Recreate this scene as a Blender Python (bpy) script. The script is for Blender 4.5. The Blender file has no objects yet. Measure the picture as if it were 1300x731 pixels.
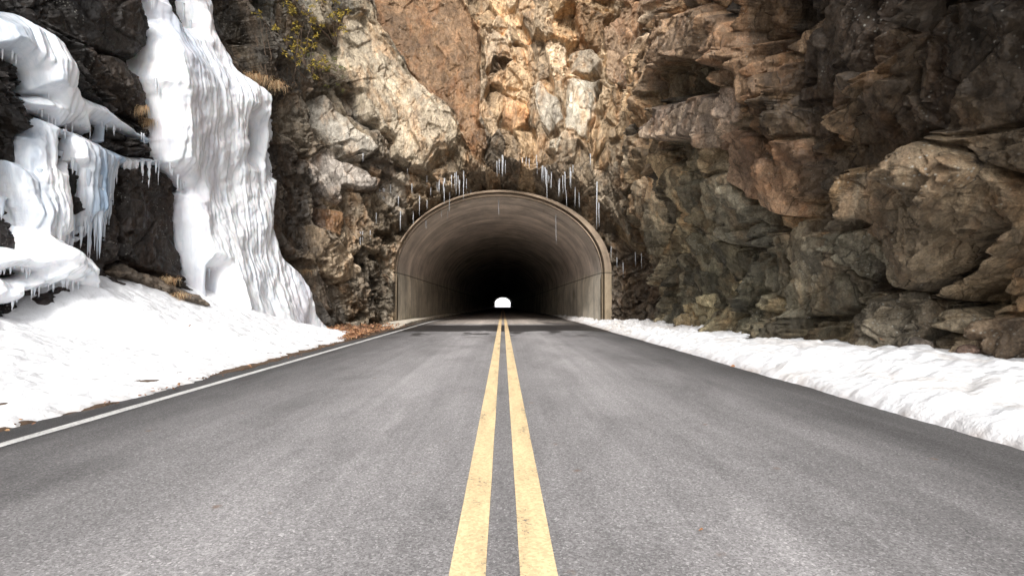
import bpy, math, random, time
import numpy as np
from mathutils import Vector
T0 = time.time()
random.seed(5)
rng = np.random.default_rng(11)
scene = bpy.context.scene
C = scene.collection
F32 = np.float32

# ------------------------------------------------------------------ camera
FPX = 650.0                       # focal length in photo pixels (photo 1300 wide, 18 mm on 36 mm)
EYE = np.array([0.0, 0.0, 0.9])
YAW = math.atan(11.5 / FPX)
PITCH = math.atan(16.5 / FPX)
cam_d = bpy.data.cameras.new('camera')
cam = bpy.data.objects.new('camera', cam_d)
C.objects.link(cam)
cam.location = EYE
cam.rotation_euler = (math.pi / 2 + PITCH, 0, -YAW)
cam_d.lens = 18.0
cam_d.sensor_width = 36.0
cam_d.clip_start = 0.05
cam_d.clip_end = 3000
scene.camera = cam
cF = np.array([math.sin(YAW) * math.cos(PITCH), math.cos(YAW) * math.cos(PITCH), math.sin(PITCH)])
cR = np.array([math.cos(YAW), -math.sin(YAW), 0.0])
cU = np.cross(cR, cF)


def project(P):
    d = P - EYE
    f = d @ cF
    f = np.where(np.abs(f) < 1e-6, 1e-6, f)
    return 650.0 + FPX * (d @ cR) / f, 365.5 - FPX * (d @ cU) / f, f


# ------------------------------------------------------------------ noise
def h2(ix, iy, seed):
    ix = ix.astype(np.int64).astype(np.uint32)
    iy = iy.astype(np.int64).astype(np.uint32)
    h = ix * np.uint32(374761393) + iy * np.uint32(668265263) + np.uint32((seed * 2246822519) & 0xffffffff)
    h = (h ^ (h >> np.uint32(13))) * np.uint32(1274126177)
    h ^= h >> np.uint32(16)
    h = h * np.uint32(2246822519)
    h ^= h >> np.uint32(15)
    return (h & np.uint32(0xffffff)).astype(F32) / F32(0xffffff)


def vnoise(x, y, seed):
    x0 = np.floor(x); y0 = np.floor(y)
    fx = (x - x0).astype(F32); fy = (y - y0).astype(F32)
    fx = fx * fx * fx * (fx * (fx * 6 - 15) + 10)
    fy = fy * fy * fy * (fy * (fy * 6 - 15) + 10)
    a = h2(x0, y0, seed); b = h2(x0 + 1, y0, seed)
    c = h2(x0, y0 + 1, seed); d = h2(x0 + 1, y0 + 1, seed)
    return (a + (b - a) * fx + (c - a) * fy + (a - b - c + d) * fx * fy) * 2 - 1


def fbm(x, y, seed, octv=4, gain=0.5):
    s = 0; a = 1.0; n = 0
    cx, sx = math.cos(0.6), math.sin(0.6)
    for i in range(octv):
        s = s + a * vnoise(x, y, seed + i * 17)
        n += a
        a *= gain
        x, y = (x * cx - y * sx) * 2.03 + 5.1, (x * sx + y * cx) * 2.03 - 3.7
    return s / n


def sstep(e0, e1, x):
    t = np.clip((x - e0) / (e1 - e0), 0, 1)
    return t * t * (3 - 2 * t)


def plates(u, z, sx, sy, ang, seed, tilt=0.5, jit=0.9, soft=0.05, raw=None):
    """jittered cells, rotated by ang; returns (plane height, cell hash, edge distance)"""
    ca, sa = math.cos(ang), math.sin(ang)
    a = (u * ca + z * sa) / sx
    b = (-u * sa + z * ca) / sy
    if raw is None: ra, rb = a, b
    else:
        ra = (raw[0] * ca + raw[1] * sa) / sx
        rb = (-raw[0] * sa + raw[1] * ca) / sy
    ia = np.floor(a); ib = np.floor(b)
    best = np.full(a.shape, 1e9, F32); sec = best.copy()
    H = np.zeros(a.shape, F32); H2 = np.zeros(a.shape, F32); ID = np.zeros(a.shape, F32)
    for di in (-1, 0, 1):
        for dj in (-1, 0, 1):
            ca_ = ia + di; cb_ = ib + dj
            px = ca_ + 0.5 + (h2(ca_, cb_, seed) - 0.5) * jit
            py = cb_ + 0.5 + (h2(ca_, cb_, seed + 1) - 0.5) * jit
            da = (a - px).astype(F32); db = (b - py).astype(F32)
            d = da * da + db * db
            ga = (h2(ca_, cb_, seed + 2) - 0.5) * 2 * tilt
            gb = (h2(ca_, cb_, seed + 3) - 0.5) * 2 * tilt
            o = h2(ca_, cb_, seed + 4) - 0.5
            m = d < best
            val = o + ga * (ra - px).astype(F32) + gb * (rb - py).astype(F32)
            m2_ = (~m) & (d < sec)
            H2 = np.where(m, H, np.where(m2_, val, H2))
            sec = np.where(m, best, np.minimum(sec, d))
            H = np.where(m, val, H)
            ID = np.where(m, h2(ca_, cb_, seed + 5), ID)
            best = np.where(m, d, best)
    e = np.sqrt(sec) - np.sqrt(best)
    w = 0.5 + 0.5 * np.clip(e / soft, 0, 1)
    return H * w + H2 * (1 - w), ID, e


def crystal(u, z, sx, sy, ang, seed, tilt=0.5, k=0.8):
    """continuous faceted lumps: the highest of many tilted wedges"""
    ca, sa = math.cos(ang), math.sin(ang)
    a = (u * ca + z * sa) / sx
    b = (-u * sa + z * ca) / sy
    ia = np.floor(a); ib = np.floor(b)
    best = np.full(a.shape, -9.0, F32)
    for di in (-1, 0, 1):
        for dj in (-1, 0, 1):
            ca_ = ia + di; cb_ = ib + dj
            px = ca_ + h2(ca_, cb_, seed); py = cb_ + h2(ca_, cb_, seed + 1)
            da = (a - px).astype(F32); db = (b - py).astype(F32)
            ga = (h2(ca_, cb_, seed + 2) - 0.5) * 2 * tilt
            gb = (h2(ca_, cb_, seed + 3) - 0.5) * 2 * tilt
            o = (h2(ca_, cb_, seed + 4) - 0.5) * 0.6
            th = h2(ca_, cb_, seed + 6) * 3.14
            c2 = np.cos(th); s2 = np.sin(th)
            r1 = np.abs(da * c2 + db * s2); r2 = np.abs(-da * s2 + db * c2)
            val = o + ga * da + gb * db - k * np.maximum(np.maximum(r1, r2) - 0.28, 0)
            best = np.maximum(best, val)
    return best


# ------------------------------------------------------------------ cliff base surface
PLAN = np.array([(-11.5, -6), (-9.4, 0), (-8.3, 5), (-7.9, 8), (-7.5, 11), (-7.1, 13.5), (-6.4, 16), (-5.6, 17.7), (-4.6, 18.7),
                 (-3.2, 19.1), (0, 19.15), (3.0, 19.1), (4.6, 18.6), (5.35, 17.4), (5.5, 15), (5.45, 12), (5.4, 9), (5.45, 6), (5.5, 4), (5.7, 1), (6.2, -2), (7.5, -7)], float)


def resample(P, n=3000):
    # Catmull-Rom then uniform arclength
    out = []
    Q = np.vstack([2 * P[0] - P[1], P, 2 * P[-1] - P[-2]])
    t = np.linspace(0, 1, 60, endpoint=False)[:, None]
    for i in range(1, len(Q) - 2):
        p0, p1, p2, p3 = Q[i - 1], Q[i], Q[i + 1], Q[i + 2]
        out.append(0.5 * ((2 * p1) + (-p0 + p2) * t + (2 * p0 - 5 * p1 + 4 * p2 - p3) * t * t + (-p0 + 3 * p1 - 3 * p2 + p3) * t ** 3))
    out = np.vstack(out + [P[-1:]])
    s = np.concatenate([[0], np.cumsum(np.hypot(*np.diff(out, axis=0).T))])
    U = np.linspace(0, s[-1], n)
    return U, np.interp(U, s, out[:, 0]), np.interp(U, s, out[:, 1])


PU, PX_, PY_ = resample(PLAN)
UMAX = PU[-1]
tx = np.gradient(PX_, PU); ty = np.gradient(PY_, PU)
ker = np.exp(-0.5 * (np.arange(-150, 151) * (PU[1]) / 0.9) ** 2); ker /= ker.sum()
nx = np.convolve(np.pad(ty, 150, 'edge'), ker, 'valid')
ny = np.convolve(np.pad(-tx, 150, 'edge'), ker, 'valid')
nl = np.hypot(nx, ny); nx /= nl; ny /= nl                         # towards the road
u_center = float(PU[np.argmin(np.abs(PX_ - 0) + (PY_ < 15) * 99)])
u_L = float(PU[np.argmin(np.hypot(PX_ + 5.6, PY_ - 17.7))])
u_R = float(PU[np.argmin(np.hypot(PX_ - 5.35, PY_ - 17.4))])

TCX = -0.13; TA = 3.98; TB = 2.98; TSP = 2.0; TY0 = 19.75         # tunnel: centre, half width, arch height, spring line, mouth


def surf(u, z, D):
    bx = np.interp(u, PU, PX_); by = np.interp(u, PU, PY_)
    mx = np.interp(u, PU, nx); my = np.interp(u, PU, ny)
    return np.stack([bx + mx * D, by + my * D, z + 0 * D], -1)


def arch_out(x, z):
    """metres outside the arch outline (approx)"""
    dx = x - TCX
    aL = np.where(dx < 0, TA + 0.05, TA + 0.33)
    b = TB + 0.03 + 0.15 * sstep(-2.4, -0.8, dx)
    zz = z - TSP
    r = np.where(zz > 0, np.sqrt((dx / aL) ** 2 + (zz / b) ** 2), np.abs(dx) / aL)
    sc = np.where(zz > 0, (aL + b) / 2, aL)
    return (r - 1) * sc


def Dlarge(u, z):
    bx = np.interp(u, PU, PX_)
    by = np.interp(u, PU, PY_)
    D = 0.35 * fbm(u * 0.22, z * 0.22, 3, 3)
    left = 1 - sstep(u_L - 1.0, u_L + 1.0, u)
    right = sstep(u_R - 2.2, u_R + 0.8, u)
    cen = (1 - left) * (1 - right)
    # left wall leans back a little with height
    D = D + left * (-0.10 * np.maximum(z - 2.5, 0) + 0.25 * sstep(1.5, 0, z))
    # centre: brow over the mouth, leaning back above
    D = D + cen * (0.55 * sstep(4.3, 6.0, z) - 0.26 * np.maximum(z - 6.6, 0) - 0.12)
    # right: overhanging belly
    zb = np.clip(z, 0, 9)
    near = sstep(11.0, 6.0, by)
    D = D + right * ((0.08 + 0.08 * near) * zb + 0.50 * sstep(1.9, 3.9, z) * (1 - near) + 0.25 * near * sstep(1.2, 2.4, z) - 0.25 * np.maximum(z - 8, 0))
    D = D + 0.30 * right * sstep(.9, 0, z)
    r = arch_out(bx, z)
    wid = np.where(bx < TCX - 1.5, 0.55, 1.0)
    inz = (np.abs(bx - TCX) < 6) * sstep(12, 17, by)
    lo = np.where(bx < 0, sstep(2.6, 4.6, z) * 0.75 + 0.25, 0.75 + 0.25 * sstep(1, 4.5, z))
    rec = (1 - sstep(0.05, wid, r)) * inz * lo
    D = D - 1.25 * rec
    # keep it behind the lining's front only just
    return D


# coarse inverse: photo pixel -> (u, z) on the base surface pushed out by off
gu = np.linspace(PU[np.argmin(np.abs(PY_ - 2) + (PX_ > 0) * 99)], PU[np.argmin(np.abs(PY_ - 2) + (PX_ < 0) * 99)], 700)
gz = np.linspace(-0.3, 17, 420)
GU, GZ = np.meshgrid(gu, gz)
_D0 = Dlarge(GU, GZ)
_cache = {}


def at(px, py, off=0.0):
    k = round(off, 2)
    if k not in _cache:
        P = surf(GU, GZ, _D0 + k)
        X, Y, Fd = project(P)
        X = np.where(Fd > 0.5, X, 1e6)
        _cache[k] = (X, Y, Fd)
    X, Y, Fd = _cache[k]
    d2 = (X - px) ** 2 + (Y - py) ** 2
    m = d2 < max(d2.min() * 2.0, 9.0)
    idx = np.argmin(np.where(m, Fd, 1e9))                          # nearest surface wins
    i, j = np.unravel_index(idx, X.shape)
    return float(GU[i, j]), float(GZ[i, j])


def poly_uz(pts, off=0.0):
    return np.array([at(x, y, off) for x, y in pts])


def poly_side(pts, lo, hi, hole=False):
    """outline -> (u, z): edges that overlap what lies beyond stand at the front (hi), the others touch the wall (lo)"""
    A = np.array(pts, float); n = len(A)
    area = 0.5 * np.sum(A[:, 0] * np.roll(A[:, 1], -1) - np.roll(A[:, 0], -1) * A[:, 1])
    t = np.roll(A, -1, 0) - np.roll(A, 1, 0)
    nx_o = t[:, 1] / (np.hypot(t[:, 0], t[:, 1]) + 1e-9) * np.sign(area)
    if hole: nx_o = -nx_o
    w = 0.5 + 0.5 * nx_o
    return np.array([at(x, y, round(float(lo + (hi - lo) * q) / 0.04) * 0.04) for (x, y), q in zip(pts, w)])


def poly_sd(u, z, P):
    """signed distance, positive inside; u,z arrays"""
    d = np.full(u.shape, 1e9, F32); ins = np.zeros(u.shape, bool)
    n = len(P)
    for i in range(n):
        ax, ay = P[i]; bx, by = P[(i + 1) % n]
        ex, ey = bx - ax, by - ay
        L = ex * ex + ey * ey + 1e-9
        wx = u - ax; wy = z - ay
        t = np.clip((wx * ex + wy * ey) / L, 0, 1)
        d = np.minimum(d, (wx - ex * t) ** 2 + (wy - ey * t) ** 2)
        if ay != by:
            c = ((ay > z) != (by > z)) & (u < (bx - ax) * (z - ay) / (by - ay) + ax)
            ins ^= c
    d = np.sqrt(d)
    return np.where(ins, d, -d)


# ------------------------------------------------------------------ objects helpers
def new_mesh(name, V, Fc, mat=None, parent=None, smooth=True, tint=None, link=True):
    me = bpy.data.meshes.new(name)
    V = np.asarray(V, dtype=F32)
    Fc = np.asarray(Fc, dtype=np.int32)
    k = Fc.shape[1]
    me.vertices.add(len(V)); me.vertices.foreach_set('co', V.ravel())
    me.loops.add(Fc.size); me.loops.foreach_set('vertex_index', Fc.ravel())
    me.polygons.add(len(Fc))
    me.polygons.foreach_set('loop_start', np.arange(0, Fc.size, k, dtype=np.int32))
    me.polygons.foreach_set('loop_total', np.full(len(Fc), k, dtype=np.int32))
    me.polygons.foreach_set('use_smooth', np.full(len(Fc), smooth))
    if tint is not None:
        at_ = me.color_attributes.new('tint', 'FLOAT_COLOR', 'POINT')
        T = np.ones((len(V), 4), F32)
        T[:, :tint.shape[1]] = tint
        at_.data.foreach_set('color', T.ravel())
    me.update(calc_edges=True)
    me.validate()
    if mat: me.materials.append(mat)
    o = bpy.data.objects.new(name, me)
    if link: C.objects.link(o)
    if parent is not None: o.parent = parent
    return o


def tag(o, label=None, cat=None, group=None, kind=None):
    if label: o['label'] = label
    if cat: o['category'] = cat
    if group: o['group'] = group
    if kind: o['kind'] = kind
    return o


def empty(name, loc=(0, 0, 0)):
    o = bpy.data.objects.new(name, None)
    o.location = loc
    C.objects.link(o)
    return o


def grid_faces(nr, nc):
    i = np.arange(nr - 1)[:, None] * nc + np.arange(nc - 1)[None, :]
    i = i.ravel()
    return np.stack([i, i + 1, i + nc + 1, i + nc], 1)


def compact(V, Fc, extra=None):
    used = np.zeros(len(V), bool); used[Fc.ravel()] = True
    m = np.cumsum(used) - 1
    return V[used], m[Fc], (extra[used] if extra is not None else None)


# ------------------------------------------------------------------ materials
def mat_new(name):
    m = bpy.data.materials.new(name)
    m.use_nodes = True
    nt = m.node_tree
    for n in list(nt.nodes): nt.nodes.remove(n)
    out = nt.nodes.new('ShaderNodeOutputMaterial')
    b = nt.nodes.new('ShaderNodeBsdfPrincipled')
    nt.links.new(b.outputs[0], out.inputs[0])
    return m, nt, b


class NB:
    def __init__(s, nt): s.nt = nt
    def n(s, t, **k):
        x = s.nt.nodes.new(t)
        for a, v in k.items(): setattr(x, a, v)
        return x
    def l(s, a, b): s.nt.links.new(a, b)
    def coord(s, scale=(1, 1, 1), rot=(0, 0, 0)):
        tc = s.n('ShaderNodeTexCoord'); mp = s.n('ShaderNodeMapping')
        mp.inputs['Scale'].default_value = scale; mp.inputs['Rotation'].default_value = rot
        s.l(tc.outputs['Object'], mp.inputs[0]); return mp.outputs[0]
    def noise(s, co, scale, detail=4, rough=0.55, dist=0.0):
        x = s.n('ShaderNodeTexNoise')
        x.inputs['Scale'].default_value = scale; x.inputs['Detail'].default_value = detail
        x.inputs['Roughness'].default_value = rough; x.inputs['Distortion'].default_value = dist
        s.l(co, x.inputs['Vector']); return x.outputs[0]
    def ramp(s, f, stops):
        x = s.n('ShaderNodeValToRGB'); e = x.color_ramp.elements
        while len(e) < len(stops): e.new(0.5)
        for i, (p, c) in enumerate(stops):
            e[i].position = p
            e[i].color = (c, c, c, 1) if not hasattr(c, '__len__') else (*c, 1)
        s.l(f, x.inputs[0]); return x.outputs[0]
    def mix(s, f, a, b, mode='MIX'):
        x = s.n('ShaderNodeMix', data_type='RGBA', blend_type=mode)
        for v, i in ((f, 0), (a, 6), (b, 7)):
            if hasattr(v, 'links') or hasattr(v, 'is_linked'): s.l(v, x.inputs[i])
            elif hasattr(v, '__len__'): x.inputs[i].default_value = (*v[:3], 1)
            else: x.inputs[i].default_value = v if i == 0 else (v, v, v, 1)
        return x.outputs[2]
    def math(s, op, a, b=0.0):
        x = s.n('ShaderNodeMath', operation=op)
        for v, i in ((a, 0), (b, 1)):
            if hasattr(v, 'is_linked'): s.l(v, x.inputs[i])
            else: x.inputs[i].default_value = v
        return x.outputs[0]
    def bump(s, h, strength, dist, normal=None):
        x = s.n('ShaderNodeBump'); x.inputs['Strength'].default_value = strength; x.inputs['Distance'].default_value = dist
        s.l(h, x.inputs['Height'])
        if normal is not None: s.l(normal, x.inputs['Normal'])
        return x.outputs[0]


def rock_material():
    m, nt, b = mat_new('rock')
    g = NB(nt)
    at_ = g.n('ShaderNodeAttribute', attribute_name='tint')
    col = at_.outputs['Color']; wet = at_.outputs['Alpha']
    co = g.coord()
    st = g.coord((1.0, 1.0, 0.35), (0.0, 0.5, 0.3))                # foliation, stretched
    n1 = g.noise(co, 1.7, 6, 0.6, 0.3)
    n2 = g.noise(st, 7.0, 7, 0.68, 0.5)
    n3 = g.noise(co, 38, 4, 0.7)
    c = g.mix(1.0, col, g.ramp(n2, [(0.28, 0.50), (0.5, 1.0), (0.72, 1.6)]), 'MULTIPLY')
    c = g.mix(1.0, c, g.ramp(n3, [(0.3, 0.55), (0.5, 1.0), (0.7, 1.5)]), 'MULTIPLY')
    # rusty stains
    rust = g.ramp(g.noise(g.coord((1.2, 1.2, 0.5)), 1.3, 6, 0.62, 0.6), [(0.50, 0.0), (0.66, 0.6)])
    c = g.mix(rust, c, g.mix(1.0, c, (1.12, 0.80, 0.55), 'MULTIPLY'))
    # dark mineral and wet streaks running down
    dk = g.ramp(g.noise(g.coord((2.4, 2.4, 0.30)), 2.0, 6, 0.7, 0.4), [(0.53, 0.0), (0.68, 0.75)])
    dk = g.math('MULTIPLY', dk, g.math('ADD', g.math('MULTIPLY', wet, 0.9), 0.25))
    c = g.mix(dk, c, g.mix(1.0, c, (0.28, 0.24, 0.22), 'MULTIPLY'))
    # pale lichen specks
    v = g.n('ShaderNodeTexVoronoi'); v.inputs['Scale'].default_value = 17
    g.l(g.coord(), v.inputs['Vector'])
    spot = g.ramp(v.outputs['Distance'], [(0.16, 1.0), (0.26, 0.0)])
    patch = g.ramp(g.noise(co, 1.1, 5, 0.7, 0.2), [(0.52, 0.0), (0.64, 1.0)])
    li = g.math('MULTIPLY', g.math('MULTIPLY', spot, patch), 0.8)
    c = g.mix(li, c, (0.34, 0.33, 0.29))
    # fine dark cracks
    v2 = g.n('ShaderNodeTexVoronoi', feature='DISTANCE_TO_EDGE'); v2.inputs['Scale'].default_value = 2.6
    dn = g.n('ShaderNodeTexNoise'); dn.inputs['Scale'].default_value = 3.0; dn.inputs['Detail'].default_value = 5
    g.l(co, dn.inputs['Vector'])
    wv = g.mix(0.22, st, dn.outputs['Color'])
    g.l(wv, v2.inputs['Vector'])
    crk = g.ramp(v2.outputs['Distance'], [(0.0, 1.0), (0.022, 0.0)])
    crk = g.math('MULTIPLY', crk, g.ramp(n1, [(0.45, 0.0), (0.6, 1.0)]))
    c = g.mix(g.math('MULTIPLY', crk, 0.7), c, (0.015, 0.012, 0.01))
    g.l(c, b.inputs['Base Color'])
    r = g.ramp(g.math('ADD', g.math('MULTIPLY', wet, 0.5), n2), [(0.4, 0.85), (1.0, 0.38)])
    g.l(r, b.inputs['Roughness'])
    b.inputs['Specular IOR Level'].default_value = 0.35
    h = g.math('ADD', g.math('MULTIPLY', n2, 0.8), g.math('MULTIPLY', n3, 0.35))
    h = g.math('SUBTRACT', h, g.math('MULTIPLY', crk, 0.6))
    def chips(scale, tilt):
        # flat chipped faces: every cell is a plane with its own tilt
        wn = g.n('ShaderNodeTexNoise'); wn.inputs['Scale'].default_value = scale * 0.7; wn.inputs['Detail'].default_value = 3
        g.l(co, wn.inputs['Vector'])
        wvv = g.n('ShaderNodeVectorMath', operation='MULTIPLY_ADD'); g.l(wn.outputs['Color'], wvv.inputs[0])
        wvv.inputs[1].default_value = (0.5 / scale,) * 3; g.l(co, wvv.inputs[2])
        st_ = g.n('ShaderNodeMapping'); st_.inputs['Scale'].default_value = (1, 1, 0.6); st_.inputs['Rotation'].default_value = (0.5, 0.5, 0.3)
        g.l(wvv.outputs[0], st_.inputs[0])
        vo = g.n('ShaderNodeTexVoronoi'); vo.inputs['Scale'].default_value = scale; g.l(st_.outputs[0], vo.inputs['Vector'])
        df = g.n('ShaderNodeVectorMath', operation='SUBTRACT'); g.l(st_.outputs[0], df.inputs[0]); g.l(vo.outputs['Position'], df.inputs[1])
        cc = g.n('ShaderNodeVectorMath', operation='SUBTRACT'); g.l(vo.outputs['Color'], cc.inputs[0]); cc.inputs[1].default_value = (0.5, 0.5, 0.5)
        dt = g.n('ShaderNodeVectorMath', operation='DOT_PRODUCT'); g.l(df.outputs[0], dt.inputs[0]); g.l(cc.outputs[0], dt.inputs[1])
        return g.math('MULTIPLY', dt.outputs['Value'], tilt), vo.outputs['Color']
    ch1, cc1 = chips(4.0, 0.85)
    ch2, cc2 = chips(13.0, 0.95)
    hb = g.math('ADD', ch1, ch2)
    nb = g.bump(hb, 0.85, 1.0)
    g.l(g.bump(h, 0.7, 0.022, nb), b.inputs['Normal'])
    return m


def asphalt_material():
    m, nt, b = mat_new('asphalt')
    g = NB(nt)
    co = g.coord()
    tc = g.n('ShaderNodeTexCoord'); sp = g.n('ShaderNodeSeparateXYZ'); g.l(tc.outputs['Object'], sp.inputs[0])
    # lateral profile: pale polished tracks; edges painted darker to stand in for vignetting
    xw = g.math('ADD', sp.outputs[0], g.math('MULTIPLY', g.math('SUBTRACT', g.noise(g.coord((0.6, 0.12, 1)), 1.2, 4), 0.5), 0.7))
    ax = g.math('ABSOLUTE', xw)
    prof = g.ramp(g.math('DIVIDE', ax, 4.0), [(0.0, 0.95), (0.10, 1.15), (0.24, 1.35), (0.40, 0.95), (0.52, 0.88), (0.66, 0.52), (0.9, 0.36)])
    streak = g.ramp(g.noise(g.coord((3.5, 0.05, 1)), 1.6, 6, 0.65), [(0.3, 0.86), (0.5, 1.0), (0.7, 1.16)])
    blot = g.ramp(g.noise(g.coord((1.1, 0.45, 1)), 1.0, 8, 0.68, 0.4), [(0.3, 0.66), (0.5, 1.0), (0.7, 1.22)])
    # aggregate
    v = g.n('ShaderNodeTexVoronoi'); v.inputs['Scale'].default_value = 130; g.l(co, v.inputs['Vector'])
    vc = g.n('ShaderNodeSeparateColor'); g.l(v.outputs['Color'], vc.inputs[0])
    agg = g.ramp(vc.outputs[0], [(0.0, 0.58), (0.45, 0.9), (0.8, 1.08), (0.93, 1.22), (1.0, 1.7)])
    agg2 = g.ramp(g.noise(co, 210, 3, 0.7), [(0.3, 0.75), (0.5, 1.0), (0.7, 1.3)])
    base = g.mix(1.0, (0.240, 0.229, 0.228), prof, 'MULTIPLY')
    for x in (streak, blot, agg, agg2): base = g.mix(1.0, base, x, 'MULTIPLY')
    dust_lift = g.ramp(g.math('DIVIDE', sp.outputs[1], 80.0), [(0.24, 0.0), (0.26, 0.6), (0.5, 0.5), (0.9, 0.0)])  # beige dust, also lightened in colour to offset light falloff in the tunnel
    base = g.mix(dust_lift, base, g.mix(1.0, base, (1.9, 1.7, 1.45), 'MULTIPLY'))
    # brown soil specks
    vb = g.n('ShaderNodeTexVoronoi'); vb.inputs['Scale'].default_value = 3.4; g.l(co, vb.inputs['Vector'])
    brn = g.math('MULTIPLY', g.ramp(vb.outputs['Distance'], [(0.03, 1.0), (0.10, 0.0)]), g.ramp(g.noise(co, 14, 3), [(0.5, 0), (0.6, 0.6)]))
    base = g.mix(brn, base, (0.19, 0.10, 0.05))
    # wet band where melt water drips from the brow, and a damp patch by the kerb
    yw = g.math('ADD', sp.outputs[1], g.math('MULTIPLY', g.math('SUBTRACT', g.noise(g.coord((0.8, 0.5, 1)), 1.0, 7, 0.7), 0.5), 3.2))
    w1 = g.math('MULTIPLY', g.ramp(g.math('DIVIDE', yw, 40.0), [(0.375, 0.0), (0.385, 1.0), (0.478, 1.0), (0.486, 0.0)]), 1.0)
    w2 = g.math('MULTIPLY', g.ramp(g.math('DIVIDE', yw, 40.0), [(0.30, 0.0), (0.36, 1.0), (0.40, 1.0), (0.41, 0.0)]),
                g.ramp(g.noise(g.coord((1.0, 0.6, 1)), 1.6, 5, 0.6), [(0.54, 0.0), (0.60, 1.0)]))
    # damp edges
    w3 = g.math('MULTIPLY', g.ramp(g.math('DIVIDE', ax, 4.0), [(0.70, 0.0), (0.80, 0.75)]), g.ramp(g.noise(g.coord((1.5, 0.3, 1)), 1.5, 5), [(0.4, 0.3), (0.6, 1.0)]))
    # dark run along the right-hand wheel path inside the mouth
    xr = g.ramp(g.math('DIVIDE', xw, 4.0), [(0.36, 0.0), (0.46, 1.0), (0.85, 1.0), (0.95, 0.3)])
    yr = g.ramp(g.math('DIVIDE', yw, 60.0), [(0.26, 0.0), (0.34, 1.0), (0.5, 1.0), (0.62, 0.0)])
    w4 = g.math('MULTIPLY', g.math('MULTIPLY', xr, yr), g.ramp(g.noise(g.coord((1.4, 0.4, 1)), 1.3, 6, 0.65), [(0.44, 0.0), (0.54, 0.85)]))
    wet = g.math('MAXIMUM', g.math('MAXIMUM', w1, w2), g.math('MAXIMUM', w3, w4))
    base = g.mix(g.math('MULTIPLY', wet, 0.86), base, (0.012, 0.011, 0.011))
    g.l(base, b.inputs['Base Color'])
    g.l(g.ramp(wet, [(0.0, 0.78), (1.0, 0.42)]), b.inputs['Roughness'])
    b.inputs['Specular IOR Level'].default_value = 0.35
    h = g.math('ADD', g.math('MULTIPLY', vc.outputs[1], 0.6), agg2)
    bs = g.bump(h, 0.55, 0.006)
    g.l(bs, b.inputs['Normal'])
    return m


def paint_material(name, colr, worn):
    m, nt, b = mat_new(name)
    g = NB(nt); co = g.coord()
    n = g.noise(co, 60, 5, 0.75)
    big = g.noise(g.coord((3, 0.6, 1)), 3, 5, 0.6)
    f = g.ramp(g.math('ADD', g.math('MULTIPLY', n, 0.6), g.math('MULTIPLY', big, 0.4)), [(worn, 1.0), (worn + 0.035, 0.0)])
    v = g.n('ShaderNodeTexVoronoi'); v.inputs['Scale'].default_value = 95; g.l(co, v.inputs['Vector'])
    vc = g.n('ShaderNodeSeparateColor'); g.l(v.outputs['Color'], vc.inputs[0])
    c = g.mix(1.0, colr, g.ramp(vc.outputs[0], [(0.0, 0.80), (0.5, 1.0), (1.0, 1.12)]), 'MULTIPLY')
    c = g.mix(1.0, c, g.ramp(big, [(0.3, 0.8), (0.6, 1.05)]), 'MULTIPLY')
    # darker where the melt water crosses
    tc = g.n('ShaderNodeTexCoord'); sp = g.n('ShaderNodeSeparateXYZ'); g.l(tc.outputs['Object'], sp.inputs[0])
    wy = g.ramp(g.math('DIVIDE', sp.outputs[1], 40.0), [(0.38, 0.0), (0.42, 0.35), (0.47, 0.35), (0.5, 0.0)])
    c = g.mix(wy, c, g.mix(1.0, c, (0.55, 0.5, 0.42), 'MULTIPLY'))
    c = g.mix(g.math('MULTIPLY', f, 0.85), c, (0.11, 0.10, 0.10))
    g.l(c, b.inputs['Base Color']); b.inputs['Roughness'].default_value = 0.7
    g.l(g.bump(g.math('ADD', vc.outputs[1], g.noise(co, 210, 2)), 0.35, 0.004), b.inputs['Normal'])
    return m


def snow_material():
    m, nt, b = mat_new('snow')
    g = NB(nt); co = g.coord()
    at_ = g.n('ShaderNodeAttribute', attribute_name='tint')
    n = g.noise(co, 3.5, 6, 0.6)
    dirt = g.ramp(g.noise(co, 26, 6, 0.8), [(0.62, 0.0), (0.74, 0.35)])
    c = g.mix(1.0, (0.78, 0.785, 0.80), g.ramp(n, [(0.3, 0.93), (0.6, 1.0)]), 'MULTIPLY')
    c = g.mix(g.math('MULTIPLY', dirt, 0.5), c, (0.45, 0.38, 0.30))
    c = g.mix(1.0, c, at_.outputs['Color'], 'MULTIPLY')
    g.l(c, b.inputs['Base Color'])
    b.inputs['Roughness'].default_value = 0.6
    b.inputs['Subsurface Weight'].default_value = 0.0
    h = g.math('ADD', g.math('ADD', g.noise(co, 7, 5, 0.6), g.math('MULTIPLY', g.noise(co, 90, 3, 0.6), 0.12)), g.math('MULTIPLY', g.noise(co, 1.6, 4, 0.55), 1.4))
    g.l(g.bump(h, 0.55, 0.065), b.inputs['Normal'])
    return m


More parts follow.
